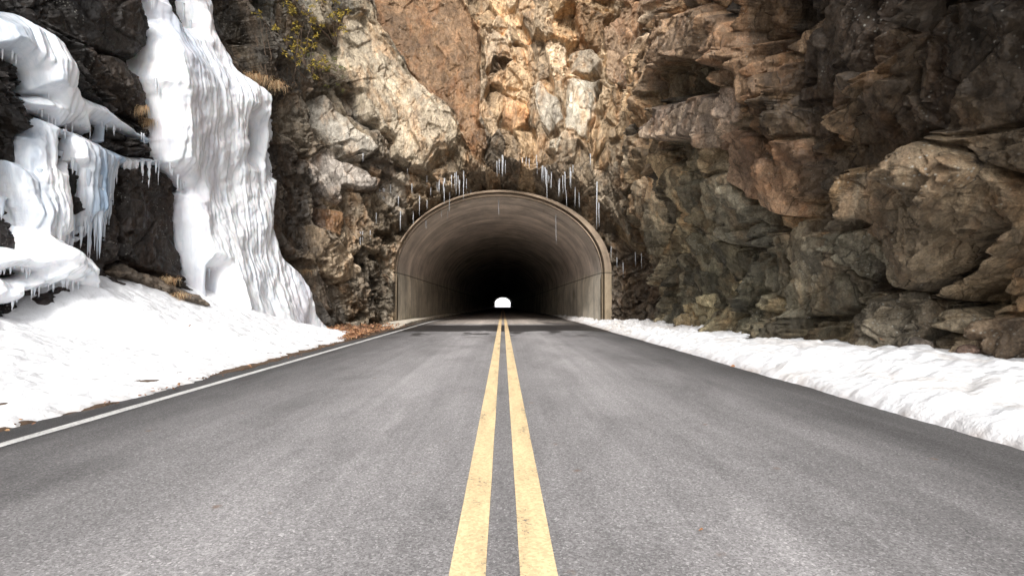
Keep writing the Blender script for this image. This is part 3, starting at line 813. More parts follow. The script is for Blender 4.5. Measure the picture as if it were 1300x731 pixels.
# ------------------------------------------------------------------ rock relief
def rock_relief(u, z, fine=True):
    """returns D, tint(4), slab id"""
    D0 = Dlarge(u, z)
    bx = np.interp(u, PU, PX_); by = np.interp(u, PU, PY_)
    left = 1 - sstep(u_L - 0.8, u_L + 1.2, u)
    right = sstep(u_R - 2.6, u_R + 0.4, u)
    # warp so that breaks are never ruler straight
    wu = u + 0.13 * fbm(u * 1.2, z * 1.2, 21, 2) + 0.008 * fbm(u * 8, z * 8, 22, 2)
    wz = z + 0.13 * fbm(u * 1.2, z * 1.2, 27, 2) + 0.008 * fbm(u * 8, z * 8, 28, 2)
    # --- joint directions: left and centre fall to the right, right face rises to the right
    uz = (u, z)
    hA, idA, eA = plates(wu, wz, 0.80, 1.8, 0.60, 101, 1.1, raw=uz, soft=0.11)
    hB, idB, eB = plates(wu, wz, 0.65, 1.3, 0.10, 131, 1.1, raw=uz)
    hC, idC, eC = plates(wu, wz, 0.60, 1.55, -0.72, 151, 1.25, raw=uz, soft=0.09)
    sel = u + 0.6 * fbm(u * 0.5, z * 0.5, 33, 2)
    kA = sel < u_center - 1.0
    kC = sel > u_R - 1.8
    h = np.where(kA, hA, np.where(kC, hC, hB)); idn = np.where(kA, idA, np.where(kC, idC, idB)); e1 = np.where(kA, eA, np.where(kC, eC, eB))
    big = (0.62 - 0.02 * kC) * h + (0.12 - 0.08 * kC) * crystal(u, z, 1.6, 1.8, 0.4, 171, 0.9)
    h2a, id2, e2 = plates(wu + 0.05 * idn, wz, 0.30, 0.55, 0.5, 201, 1.1, raw=uz)
    h2b, id2b, e2b = plates(wu, wz, 0.22, 0.46, -0.5, 211, 1.2, raw=uz, soft=0.09)
    m2 = np.where(kC, h2b, h2a); i2 = np.where(kC, id2b, id2)
    h3, i3, e3 = plates(wu, wz, 0.12, 0.19, 0.3, 231, 1.1, raw=uz)
    cr = crystal(u, z, 0.42, 0.5, 0.2, 251, 0.7, 1.0)
    small = np.clip(0.12 + 1.1 * fbm(u * 0.45, z * 0.45, 37, 3), 0.0, 1.0)
    r = arch_out(bx, z)
    rag = (1 - sstep(0.4, 1.6, r)) * sstep(15, 18, by)
    small = np.maximum(small, rag)
    med = 0.25 * m2 * (0.22 + 0.9 * small + 0.08 * kC + 0.30 * kC) + 0.12 * cr * small
    cav = sstep(0.12, 0.5, fbm(u * 3.2, z * 2.4, 281, 3)) * rag
    med = med - 0.35 * cav * (bx < 0) - 0.12 * cav
    h4, _, _ = plates(wu, wz, 0.055, 0.085, -0.5, 291, 1.0, raw=uz)
    fin = 0.085 * h3 * (0.22 + small) + 0.024 * h4 * (0.4 + small)
    hs, _, _ = plates(u + 0.05 * fbm(u * 3, z * 3, 296, 2), z, 0.75, 1.0, 0.5, 297, 1.0, raw=uz)
    hs2, _, _ = plates(wu, wz, 0.40, 0.6, -0.5, 299, 1.0, raw=uz)
    # slabs
    sid = np.full(u.shape, -1, np.int16)
    rgh_add = 0.22
    slabD = np.zeros(u.shape, F32); rough = np.ones(u.shape, F32)
    col = field_colour(u + 0.35 * (i2 - 0.5) + 0.5 * (idn - 0.5), z + 0.35 * (idn - 0.5), 0)
    wet = col[..., 3].copy(); col = col[..., :3]
    # block to block tone
    tone = 0.62 + 0.76 * idn
    tone = tone * (0.78 + 0.44 * i2) * (0.9 + 0.2 * i3)
    tone = tone * (1 + 0.35 * fbm(u * 0.8, z * 0.8, 501, 4))
    tone = tone * (1 + kC * (0.35 * (idn - 0.5) + 0.5 * (i2 - 0.4)))
    warm = (np.modf(idn * 7.31)[0] - 0.5)
    col = col * tone[..., None] * np.stack([1 + 0.14 * warm, 1 + 0 * warm, 1 - 0.22 * warm], -1)
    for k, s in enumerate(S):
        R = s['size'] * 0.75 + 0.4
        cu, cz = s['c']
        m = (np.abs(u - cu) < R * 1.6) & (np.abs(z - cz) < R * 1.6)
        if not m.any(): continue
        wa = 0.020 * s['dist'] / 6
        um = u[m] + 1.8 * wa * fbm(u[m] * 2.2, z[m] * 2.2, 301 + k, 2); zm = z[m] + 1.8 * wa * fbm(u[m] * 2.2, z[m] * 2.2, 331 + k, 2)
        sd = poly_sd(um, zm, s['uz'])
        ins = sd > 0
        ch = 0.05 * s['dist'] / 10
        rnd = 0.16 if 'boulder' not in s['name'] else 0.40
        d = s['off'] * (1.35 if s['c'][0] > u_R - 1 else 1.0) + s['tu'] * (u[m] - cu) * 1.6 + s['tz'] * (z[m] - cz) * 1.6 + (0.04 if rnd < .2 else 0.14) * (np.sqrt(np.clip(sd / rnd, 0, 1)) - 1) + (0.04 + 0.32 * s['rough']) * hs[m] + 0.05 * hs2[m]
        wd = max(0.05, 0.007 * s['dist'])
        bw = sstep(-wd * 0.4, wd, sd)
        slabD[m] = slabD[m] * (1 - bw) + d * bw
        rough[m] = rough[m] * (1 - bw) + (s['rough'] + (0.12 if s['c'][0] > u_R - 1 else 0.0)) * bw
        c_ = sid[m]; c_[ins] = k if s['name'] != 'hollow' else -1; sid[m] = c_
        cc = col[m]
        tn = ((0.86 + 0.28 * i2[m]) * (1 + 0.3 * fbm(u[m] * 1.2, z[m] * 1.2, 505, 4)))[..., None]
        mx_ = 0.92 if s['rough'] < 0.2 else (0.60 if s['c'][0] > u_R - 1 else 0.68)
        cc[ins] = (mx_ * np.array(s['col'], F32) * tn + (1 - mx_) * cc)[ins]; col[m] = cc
        # a groove just outside the edge
        D0[m] -= 0.16 * np.clip(1 - np.abs(sd + ch * 0.7) / ch, 0, 1)
    g1 = np.clip(1 - e1 / 0.05, 0, 1); g2 = np.clip(1 - np.where(kC, e2b, e2) / 0.09, 0, 1)
    crk1 = sstep(-0.2, 0.3, fbm(u * 0.9, z * 0.9, 511, 3)); crk2 = sstep(-0.1, 0.35, fbm(u * 1.5, z * 1.5, 517, 3))
    crk1 = np.maximum(crk1, 0.75 * kC)
    big = big - 0.19 * g1 * crk1; med = med - (0.07 + 0.04 * kC) * g2 * crk2
    D = D0 + slabD + rough * (big + med) + (0.4 + 0.6 * rough) * fin
    # a second family of long cracks
    for (a0, seed, sx) in ((-0.72, 401, 1.9), (0.62, 421, 2.3)):
        q = (u * math.cos(a0) + z * math.sin(a0)) / sx + 0.12 * fbm(u * 0.9, z * 0.9, seed, 4)
        dd = np.abs(q - np.round(q)) * sx
        on = sstep(0.0, 0.25, fbm(u * 0.5, z * 0.5, seed + 3, 2)) * (np.where(kC, 1.0, 0.4) if a0 < 0 else np.where(kC, 0.2, 1.0))
        D -= (0.13 + 0.10 * kC) * on * np.clip(1 - dd / (0.035 + 0.015 * kC), 0, 1)
    nz = fbm(u * 5, z * 5, 441, 4, 0.6)
    D += (0.010 + 0.008 * rough) * nz + 0.012 * fbm(u * 22, z * 22, 461, 3, 0.6)
    # soften the amplitude at the inner edge so the rock meets the lining
    edge = (1 - sstep(0.0, 0.20, r)) * sstep(15, 18, by) * (np.abs(bx - TCX) < 6)
    D = D * (1 - edge) + edge * (Dlarge(u, z) + 0.20 * m2 + 0.15 * h3 + 0.10)
    # keep the rock behind the ice
    for kk in ICE:
        th, sd = ice_thick(kk, u, z)
        inn = sstep(-0.12, 0.02, sd)
        Db = Dlarge(u, z) + (ICE[kk]['off'] - 0.30)
        lim = Db - 0.06 + 0.05 * med
        D = np.where(sd > -0.12, np.minimum(D, lim * inn + D * (1 - inn)), D)
    return D, col, wet, sid


# --- adaptive grid along u
us = [PU[np.argmin(np.abs(PY_ - (-5)) + (PX_ > 0) * 99)]]
u_end = PU[np.argmin(np.abs(PY_ + 6) + (PX_ < 0) * 99)]
while us[-1] < u_end:
    u0 = us[-1]
    x = np.interp(u0, PU, PX_); y = np.interp(u0, PU, PY_)
    d = math.hypot(x, y)
    if y < 3.6: st = 0.06
    else: st = max(0.0125, 0.00150 * d if abs(x) < 4.9 and y > 17 else 0.0019 * d)
    us.append(u0 + st)
us = np.array(us)
NVF, NVC = 500, 60
yy = np.maximum(np.interp(us, PU, PY_), 4.6)
dd = np.hypot(yy, 0)
Hv = 0.9 + (382 + 26) / FPX * dd + 0.2
Hv = np.convolve(np.pad(Hv, 30, 'edge'), np.ones(61) / 61, 'valid')
TOPZ = 15.5
vf = np.linspace(0, 1, NVF)[:, None]
Z1 = -0.35 + vf * (Hv[None, :] + 0.35)
vc_ = (np.linspace(0, 1, NVC + 1)[1:, None]) ** 1.3
ztop = np.maximum(TOPZ, Hv + 1.0)[None, :]
Z2 = Hv[None, :] + vc_ * (ztop - Hv[None, :])
Zg = np.vstack([Z1, Z2]); Ug = np.broadcast_to(us[None, :], Zg.shape).copy()
Dg, colg, wetg, sidg = rock_relief(Ug, Zg)
print('relief', Zg.shape, time.time() - T0)
P = surf(Ug, Zg, Dg)
# plateau rows behind the top
rows = []
for k_, back in enumerate((0.6, 2.0, 6.0, 18.0)):
    R_ = surf(us, ztop[0] + 0.3 * k_, Dg[-1] - back)
    rows.append(R_[None])
P = np.vstack([P] + rows)
nr, nc = P.shape[:2]
colg = np.vstack([colg] + [colg[-1:]] * 4); wetg = np.vstack([wetg] + [wetg[-1:]] * 4); sidg = np.vstack([sidg] + [sidg[-1:] * 0 - 1] * 4)
V = P.reshape(-1, 3)
_wr = sstep(u_R - 2.0, u_R, Ug)[..., None] * (1 - 0.6 * sstep(2.6, 4.5, Zg))[..., None]
_wr = np.vstack([_wr] + [_wr[-1:]] * 4)
colg = colg * (1 + 0.10 * _wr)
_l = colg.mean(-1, keepdims=True)
colg = np.clip(_l + (colg - _l) * 0.98, 0.004, 1) * np.clip(_l / 0.17, 0.15, 2.2) ** 0.28
TI = np.concatenate([colg.reshape(-1, 3), wetg.reshape(-1, 1)], 1).astype(F32)
Fq = grid_faces(nr, nc)
# hole for the tunnel
ao = arch_out(V[:, 0], V[:, 2]) + (V[:, 1] < 15) * 9
ins = (ao < -0.02) & (np.abs(V[:, 0] - TCX) < 5)
hol = ins[Fq].all(1)
# pull the ragged rim of the hole onto the outline
keepv = np.zeros(len(V), bool); keepv[Fq[~hol].ravel()] = True
rim = keepv & ins
dx = V[rim, 0] - TCX; zz = V[rim, 2] - TSP
aL = np.where(dx < 0, TA + 0.05, TA + 0.33); b = TB + 0.03 + 0.15 * sstep(-2.4, -0.8, dx)
r = np.where(zz > 0, np.sqrt((dx / aL) ** 2 + (zz / b) ** 2), np.abs(dx) / aL)
V[rim, 0] = TCX + dx / r
V[rim, 2] = np.where(zz > 0, TSP + zz / r, V[rim, 2])
V[rim, 1] += 0.5
Fq = Fq[~hol]
cliff = empty('rock_cliff', (0, 19, 0))
tag(cliff, 'brown and grey fractured rock cliff wrapping round the tunnel mouth', 'rock cliff', kind='structure')
cliff.location = (0, 0, 0)
sf = sidg.ravel()[Fq]
fs = np.where((sf == sf[:, :1]).all(1), sf[:, 0], sf.max(1))
base_faces = Fq[fs < 0]
v_, f_, t_ = compact(V, base_faces, TI)
new_mesh('rock_face', v_, f_[:, ::-1] if False else f_, M_ROCK, cliff, True, t_)
for k, s in enumerate(S):
    ff = Fq[fs == k]
    if s['name'] == 'hollow': continue
    if len(ff) < 20: print('empty slab', k, s['label']); continue
    v_, f_, t_ = compact(V, ff, TI)
    o = new_mesh(s['name'], v_, f_, M_ROCK, cliff, True, t_)
    o['label'] = s['label']
print('cliff', len(V), time.time() - T0)

# nearest-surface lookup on the finished rock
VP = V[keepv]
_X, _Y, _Fd = project(VP)


def on_rock(px, py):
    d2 = (_X - px) ** 2 + (_Y - py) ** 2
    d2 = np.where(_Fd > 1, d2, 1e9)
    m = d2 < max(6.0, d2.min() * 1.5)
    i = np.argmin(np.where(m, _Fd, 1e9))
    return VP[i]


# ------------------------------------------------------------------ ice sheets
def cone_mesh(parts, seg=7):
    """parts: list of (root xyz, length, radius, lean) -> verts, faces of icicles"""
    Vs = []; Fs = []; n0 = 0
    for (p, L, R, lean) in parts:
        nrg = 7
        t = np.linspace(0, 1, nrg)
        rad = R * (1 - t) ** 0.8 * (1 + 0.18 * np.sin(t * 19 + p[0] * 7)) + 0.0015
        rad[0] = R * 1.35
        ang = np.linspace(0, 2 * math.pi, seg, endpoint=False)
        cx = p[0] + lean[0] * t * L + 0.12 * R * np.sin(t * 9 + p[1] * 5); cy = p[1] + lean[1] * t * L; cz = p[2] - t * L
        v = np.stack([cx[:, None] + rad[:, None] * np.cos(ang), cy[:, None] + rad[:, None] * np.sin(ang), np.broadcast_to(cz[:, None], (nrg, seg))], -1).reshape(-1, 3)
        for i in range(nrg - 1):
            for j in range(seg):
                a = i * seg + j; b2 = i * seg + (j + 1) % seg
                Fs.append((n0 + a, n0 + b2, n0 + b2 + seg, n0 + a + seg))
        Fs.append((n0 + 0, n0 + 2, n0 + 4, n0 + 6))
        Fs.append((n0 + (nrg - 1) * seg, n0 + (nrg - 1) * seg + 2, n0 + (nrg - 1) * seg + 4, n0 + (nrg - 1) * seg + 6))
        Vs.append(v); n0 += len(v)
    return np.vstack(Vs), np.array(Fs)


def ice_sheet(k, name, label, cat, step):
    I = ICE[k]
    mn = I['uz'].min(0) - 0.15; mx = I['uz'].max(0) + 0.15
    uu = np.arange(mn[0], mx[0], step); zz = np.arange(mn[1], mx[1], step)
    U_, Z_ = np.meshgrid(uu, zz)
    th, sd = ice_thick(k, U_, Z_)
    base = Dlarge(U_, Z_) + (I['off'] - 0.30)
    D = base + th + 0.05
    D = np.where(sd < 0, base - 0.30 * sstep(0, -0.06, sd), D)
    Pm = surf(U_, Z_, D)
    f = grid_faces(*U_.shape)
    keep = (sd.ravel()[f] > -0.07).any(1)
    f = f[keep]
    # tone: snowy where thick, greyer glassy ice in the flutes
    gl = fbm(U_ * 1.1, Z_ * 0.5, 77, 3)
    g = {'main': 0.10, 'upper': 0.42, 'curtain': 0.62, 'lumps': 0.22}[k]
    fl = np.clip(0.5 + 1.2 * fbm(U_ * 5.0, Z_ * 0.5, 87, 3), 0, 1)
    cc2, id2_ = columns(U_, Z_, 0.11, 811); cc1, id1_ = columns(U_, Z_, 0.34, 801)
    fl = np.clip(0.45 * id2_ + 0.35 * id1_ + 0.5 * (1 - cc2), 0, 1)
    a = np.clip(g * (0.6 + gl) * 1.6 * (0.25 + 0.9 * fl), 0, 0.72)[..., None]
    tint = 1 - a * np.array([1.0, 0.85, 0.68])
    if k == 'main':   # grey-blue glassy window and brown-stained strand high up
        for (qx, qy, rr, cc) in ((232, 55, 0.55, (.50, .56, .66)), (270, 95, 0.35, (.7, .74, .8))):
            qu, qz = at(qx, qy, 0.3)
            w = np.exp(-(((U_ - qu) / rr) ** 2 + ((Z_ - qz) / (rr * 1.5)) ** 2))[..., None] * (0.5 + 0.5 * fl[..., None])
            tint = tint * (1 - w) + w * np.array(cc)
        dirt = sstep(0.15, 0.5, fbm(U_ * 1.6, Z_ * 0.45, 861, 4))[..., None] * 0.30
        tint = tint * (1 - dirt * np.array([0.75, 0.85, 0.8]))
        qu, qz = at(262, 20, 0.3)
        w = (np.exp(-((U_ - qu) / 0.22) ** 2) * sstep(qz - 1.6, qz - 0.2, Z_))[..., None] * (0.3 + 0.7 * fl[..., None])
        tint = tint * (1 - 0.65 * w) + 0.65 * w * np.array((.46, .36, .31))
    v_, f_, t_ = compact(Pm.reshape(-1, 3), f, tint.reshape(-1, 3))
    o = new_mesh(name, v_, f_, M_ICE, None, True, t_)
    tag(o, label, cat)
    return o, (U_, Z_, sd, Pm)


def fringe(o, data, n, lmin, lmax, rmin, rmax, seed, zmax=None, pred=None, material=None):
    """icicles hanging along the lower edges of a sheet: each one is a part"""
    U_, Z_, sd, Pm = data
    rr = np.random.default_rng(seed)
    low = (sd[1:-1] > 0.015) & (sd[:-2] <= 0.015)
    ii, jj = np.where(low)
    if pred is not None:
        X, Y, _ = project(Pm[ii + 1, jj]); kk = pred(X, Y); ii = ii[kk]; jj = jj[kk]
    if len(ii) == 0: return
    for q in rr.choice(len(ii), min(n, len(ii)), replace=False):
        p = Pm[min(ii[q] + 2, Pm.shape[0] - 1), jj[q]].copy()
        L = rr.uniform(lmin, lmax) * rr.uniform(0.5, 1); R = rr.uniform(rmin, rmax)
        v, f = cone_mesh([(p + np.array([0, 0, 0.05]), L + 0.05, R, (rr.uniform(-.02, .02), 0))])
        new_mesh('icicle', v, f, material or M_ICE, o, True, np.ones((len(v), 3)) * np.array([.86, .90, .95]))


o_main, d_main = ice_sheet('main', 'frozen_waterfall', 'tall white frozen waterfall pouring down to the snow bank', 'frozen waterfall', 0.024)
fringe(o_main, d_main, 26, 0.15, 0.55, 0.012, 0.035, 1, pred=lambda X, Y: (Y < 360))
o_up, d_up = ice_sheet('upper', 'frozen_waterfall', 'grey-white ice flow stepping down over two dark rock ledges', 'frozen waterfall', 0.017)
fringe(o_up, d_up, 30, 0.05, 0.28, 0.008, 0.022, 2)
o_cu, d_cu = ice_sheet('curtain', 'ice_curtain', 'hanging curtain of long fused icicles below the ice ledge', 'ice curtain', 0.015)
fringe(o_cu, d_cu, 40, 0.15, 0.75, 0.018, 0.05, 3, pred=lambda X, Y: (X > 60))
rr = np.random.default_rng(9)
for qx, y0, y1 in [(20, 250, 280), (60, 215, 268), (70, 215, 290), (79, 210, 262), (86, 215, 300), (93, 190, 290), (99, 220, 296), (105, 205, 312), (110, 212, 300), (116, 215, 322), (122, 210, 300), (128, 215, 330), (134, 212, 306), (139, 215, 312), (143, 210, 268), (148, 212, 322), (151, 208, 262), (125, 240, 318), (112, 240, 326), (102, 240, 318), (146, 225, 290), (82, 240, 312), (135, 240, 322), (119, 250, 328), (108, 250, 322), (97, 250, 316), (90, 250, 312), (141, 250, 322), (130, 262, 326), (152, 206, 240), (160, 206, 224), (170, 206, 220), (66, 250, 300), (50, 250, 296)]:
    uu_, zz_ = at(qx, y0, 0.34)
    ua_, za_ = np.array([uu_]), np.array([zz_])
    th_, sd_i = ice_thick('curtain', ua_, za_)
    p = surf(ua_, za_, Dlarge(ua_, za_) + 0.04 + max(0.05, float(th_[0])) - 0.02)[0]
    L = (y1 - y0) / FPX * float((p - EYE) @ cF)
    v, f = cone_mesh([(p, L, rr.uniform(0.03, 0.05), (rr.uniform(-.01, .02), 0))], 9)
    new_mesh('icicle', v, f, M_ICE, o_cu, True, np.ones((len(v), 3)) * np.array([.66, .71, .77]) * rr.uniform(.85, 1.1))
o_lu, d_lu = ice_sheet('lumps', 'ice_mound', 'rounded ice mound draped over a dark rock at the snow', 'ice mound', 0.015)
fringe(o_lu, d_lu, 40, 0.05, 0.22, 0.010, 0.028, 4)
print('ice', time.time() - T0)


# ------------------------------------------------------------------ icicles over the mouth
Z4 = lambda x, y: (440 + x / 2.925, 180 + y / 2.925)
icl = [(295, 135, 172), (330, 160, 190), (337, 158, 192), (350, 155, 188), (357, 155, 190), (371, 145, 235), (386, 200, 268), (402, 128, 180), (408, 128, 207), (413, 135, 175), (425, 150, 200), (430, 135, 222), (358, 238, 285), (373, 252, 298),
       (272, 208, 272), (140, 180, 215), (128, 180, 205), (147, 182, 220), (556, 85, 132), (565, 80, 112), (572, 60, 132), (580, 70, 126), (586, 80, 124), (562, 85, 120), (460, 190, 240), (515, 215, 240), (565, 235, 310), (455, 195, 215),
       (660, 70, 95), (672, 72, 100), (684, 72, 100), (703, 62, 96), (712, 90, 130), (720, 100, 150), (727, 105, 160), (738, 115, 222), (733, 110, 170), (765, 128, 178), (777, 262, 388), (783, 155, 212), (790, 150, 208), (797, 140, 198), (805, 140, 170),
       (812, 128, 205), (818, 195, 250), (826, 118, 172), (834, 110, 168), (848, 180, 248), (862, 200, 250), (845, 95, 132), (900, 60, 95), (930, 155, 322), (934, 240, 320), (55, 338, 385), (65, 340, 372), (90, 335, 365), (208, 268, 332), (252, 268, 312), (290, 288, 322),
       (298, 286, 310), (306, 225, 250), (318, 180, 205), (392, 140, 180), (440, 118, 150), (450, 150, 180), (200, 210, 240), (115, 270, 300), (160, 165, 190), (1030, 455, 500), (1000, 440, 470), (985, 400, 440), (1075, 425, 470), (1090, 430, 480), (62, 60, 82), (245, 160, 190), (222, 110, 130), (755, 150, 180), (748, 135, 160)]
root_i = None
for i, (x, y0, y1) in enumerate(icl):
    px, py = Z4(x, y0); qx, qy = Z4(x, y1)
    p = on_rock(px, py - 1.5)
    d = float((p - EYE) @ cF)
    L = (qy - py + 1.5) / FPX * d
    R = float(np.clip(0.011 + 0.011 * L, 0.010, 0.026)) * random.uniform(0.8, 1.25)
    p = p + np.array([-cF[0] * 0.02, -0.02, 0.05])
    v, f = cone_mesh([((0, 0, 0), L + 0.05, R, (random.uniform(-.02, .02), 0))])
    o = new_mesh('icicle', v, f, M_ICICLE, None, True, np.ones((len(v), 3)) * .95)
    o.location = p
    if x < 200: lb, gp = 'thin clear icicle on the ragged rock left of the arch', 'icicles on the rock left of the arch'
    elif x < 470: lb, gp = 'clear icicle hanging from the brow over the left shoulder of the arch', 'icicles over the left shoulder of the arch'
    elif x < 600: lb, gp = 'clear icicle hanging from the brow above the crown of the arch', 'icicles above the crown of the arch'
    elif x < 770: lb, gp = 'clear icicle hanging from the brow just right of the crown', 'icicles just right of the crown'
    elif x < 960: lb, gp = 'clear icicle hanging over the right shoulder of the arch', 'icicles over the right shoulder of the arch'
    else: lb, gp = 'short icicle under the dark overhang right of the concrete pillar', 'icicles under the overhang right of the pillar'
    tag(o, lb, 'icicle', gp)

# ------------------------------------------------------------------ tunnel
FAR = 264.0


def zroad(y):
    return np.where(np.asarray(y) < 22, 0.0, -(np.asarray(y) - 22) * 2.35 / (FAR - 22)) * (np.asarray(y) < FAR) + np.where(np.asarray(y) >= FAR, -2.35, 0.0)


def section(a, b, sp, n=72, side=9):
    """open arch outline from left foot to right foot, with length along it"""
    pts = [(-a, z) for z in np.linspace(-0.5, sp, side, endpoint=False)]
    for t in np.linspace(math.pi, 0, n + 1): pts.append((a * math.cos(t), sp + b * math.sin(t)))
    pts += [(a, z) for z in np.linspace(sp, -0.5, side + 1)[1:]]
    return np.array(pts)


def tube(name, a, b, ys, mat, parent, thick=0.0, sp=TSP, ledge=0.0):
    s = section(a, b, sp)
    if ledge:
        lo = s[:, 1] < sp - 0.001
        s[lo, 0] -= np.sign(s[lo, 0]) * ledge
    L = np.concatenate([[0], np.cumsum(np.hypot(*np.diff(s, axis=0).T))])
    n = len(s)
    V_ = []; UVv = []
    for y in ys:
        V_.append(np.stack([TCX + s[:, 0], np.full(n, y), s[:, 1] + float(zroad(y))], 1)); UVv.append(np.stack([L, np.full(n, y)], 1))
    V_ = np.vstack(V_); UVv = np.vstack(UVv)
    f = grid_faces(len(ys), n)
    o = new_mesh(name, V_, f, mat, parent, True)
    uvl = o.data.uv_layers.new(name='UVMap')
    li = np.zeros(len(o.data.loops), np.int32); o.data.loops.foreach_get('vertex_index', li)
    uvl.data.foreach_set('uv', UVv[li].astype(F32).ravel())
    return o


tun = empty('tunnel', (0, 0, 0))
tag(tun, 'long dark concrete-lined road tunnel through the cliff', 'tunnel', kind='structure')
ys = np.concatenate([np.arange(TY0 + 0.16, 40, 0.5), np.arange(40, 100, 2.0), np.arange(100, FAR + 1, 6.0), [FAR]])
tube('lining', TA, TB, ys, M_CONC, tun, ledge=0.05)
tube('outer_shell', TA + 0.9, TB + 0.9, np.array([TY0 + 1.2, 60, 120, 200, FAR]), M_CONC, tun)


def ring(name, ai_l, ai_r, bi, ao_l, ao_r, bo, y0, y1, mat, parent):
    """solid arch ring: asymmetric inner and outer outline, front at y0"""
    def out(al, ar, b_):
        s = section(1.0, b_, TSP)
        s[:, 0] *= np.where(s[:, 0] < 0, al, ar)
        return s
    A = out(ai_l, ai_r, bi); B = out(ao_l, ao_r, bo); n = len(A)
    L = np.concatenate([[0], np.cumsum(np.hypot(*np.diff(A, axis=0).T))])
    def at_y(s, y): return np.stack([TCX + s[:, 0], np.full(n, y), s[:, 1]], 1)
    rows = [at_y(A, y1), at_y(A, y0 + 0.02), at_y(A + (B - A) * 0.06, y0), at_y(A + (B - A) * 0.94, y0), at_y(B, y0 + 0.02), at_y(B, y1)]
    ls = [0, y1 - y0, y1 - y0 + .02, y1 - y0 + .3, y1 - y0 + .32, y1 - y0 + 1]
    V_ = np.vstack(rows); f = grid_faces(6, n)
    o = new_mesh(name, V_, f, mat, parent, False)
    UVv = np.vstack([np.stack([L, np.full(n, q + 0.2)], 1) for q in ls])
    uvl = o.data.uv_layers.new(name='UVMap')
    li = np.zeros(len(o.data.loops), np.int32); o.data.loops.foreach_get('vertex_index', li)
    uvl.data.foreach_set('uv', UVv[li].astype(F32).ravel())
    return o


ring('portal_ring', TA + 0.0, TA + 0.0, TB + 0.0, TA + 0.07, TA + 0.03, TB + 0.10, TY0 + 0.12, TY0 + 0.30, M_CONC2, tun)
ring('portal_pillar', TA + 0.09, TA + 0.09, TB + 0.13, TA + 0.13, TA + 0.36, TB + 0.21, TY0 - 0.05, TY0 + 1.3, M_CONC2, tun)
# kerb along the left wall inside
kv = []
for y in np.concatenate([np.arange(16.8, 40, 1.0), np.arange(40, FAR + 1, 20)]):
    z0 = float(zroad(y)); hh = 0.13 * min(1.0, max(0.15, (y - 16.6) / 3))
    kv += [(-3.50, y, z0 - 0.2), (-3.50, y, z0 + hh - 0.02), (-3.53, y, z0 + hh), (-4.2, y, z0 + hh + 0.01), (-4.2, y, z0 - 0.2)]
kv = np.array(kv)
tag(new_mesh('kerb', kv, grid_faces(len(kv) // 5, 5), M_CONC, None, False), 'low concrete kerb along the left tunnel wall', 'kerb', kind='structure')
bpy.data.objects['kerb'].data.uv_layers.new(name='UVMap')
ob = bpy.data.objects['kerb']; li = np.zeros(len(ob.data.loops), np.int32); ob.data.loops.foreach_get('vertex_index', li)
ob.data.uv_layers[0].data.foreach_set('uv', (kv[:, [0, 1]] * np.array([1, 1]) + 7)[li].astype(F32).ravel())

# ------------------------------------------------------------------ ground, road, markings
def strip(name, x0, x1, ys_, dz, mat, nx_=2, kind='structure', label=None, cat=None, wob=0.0, bumpy=0.0):
    xs = np.linspace(x0, x1, nx_)
    X, Y = np.meshgrid(xs, ys_)
    Zz = zroad(Y) + dz
    if wob:
        w0 = wob * fbm(ys_ * 2.1, ys_ * 0.13, 7, 4); w1 = wob * fbm(ys_ * 2.3, ys_ * 0.11 + 9, 8, 4)
        X[:, 0] += w0; X[:, -1] += w1
    if bumpy: Zz = Zz + bumpy * fbm(X * 1.5, Y * 1.5, 12, 4)
    o = new_mesh(name, np.stack([X, Y, Zz], -1).reshape(-1, 3), grid_faces(len(ys_), nx_), mat, None, True)
    return tag(o, label, cat, kind=kind)


ysr = np.concatenate([np.arange(-30, 1, 2.0), np.arange(1, 24, 0.05), np.arange(24, 60, 0.5), np.arange(60, FAR, 4.0), [FAR], np.arange(FAR + 4, 420, 8)])
ysg = np.concatenate([[-900, -300, -100, -50, -30, -15, -8], np.arange(-6, 22, 0.4), np.arange(22, FAR, 8.0), [FAR, FAR + 20, 350, 500, 900, 1500]])
xsg = np.concatenate([[-900, -300, -100, -40, -20], np.arange(-12, 12.1, 0.4), [20, 40, 100, 300, 900]])
Xg, Yg = np.meshgrid(xsg, ysg)
Zz = zroad(Yg) - 0.06
g_o = new_mesh('ground', np.stack([Xg, Yg, Zz], -1).reshape(-1, 3), grid_faces(len(ysg), len(xsg)), M_DRAIN, None, True)
tag(g_o, 'bare brown soil under snow and road', 'ground', kind='structure')
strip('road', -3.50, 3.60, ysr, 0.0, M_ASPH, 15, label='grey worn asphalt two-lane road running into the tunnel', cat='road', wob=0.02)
strip('left_yellow_line', -0.176, -0.057, ysr, 0.004, M_YEL, 2, label='left one of the double yellow centre lines', cat='road marking', wob=0.0015)
strip('right_yellow_line', 0.058, 0.180, ysr, 0.004, M_YEL, 2, label='right one of the double yellow centre lines', cat='road marking', wob=0.0015)
strip('white_edge_line', -3.18, -3.085, ysr, 0.004, M_WHT, 2, label='white edge line beside the snowy shoulder', cat='road marking', wob=0.006)
Xf, Yf = np.meshgrid(np.linspace(-60, 60, 41), np.arange(FAR + 2, FAR + 90, 3.0))  # snow slope added beyond the exit so the far opening reads white
tag(new_mesh('added_snow_slope', np.stack([Xf, Yf, -2.30 + np.clip(Yf - FAR - 22, 0, 30) * 0.55 + 0.12 * fbm(Xf * .2, Yf * .2, 5, 3)], -1).reshape(-1, 3), grid_faces(*Xf.shape), M_SNOW, None, True, np.ones((Xf.size, 3))), 'added white snow slope brightening the far end of the tunnel', 'snow', kind='structure')
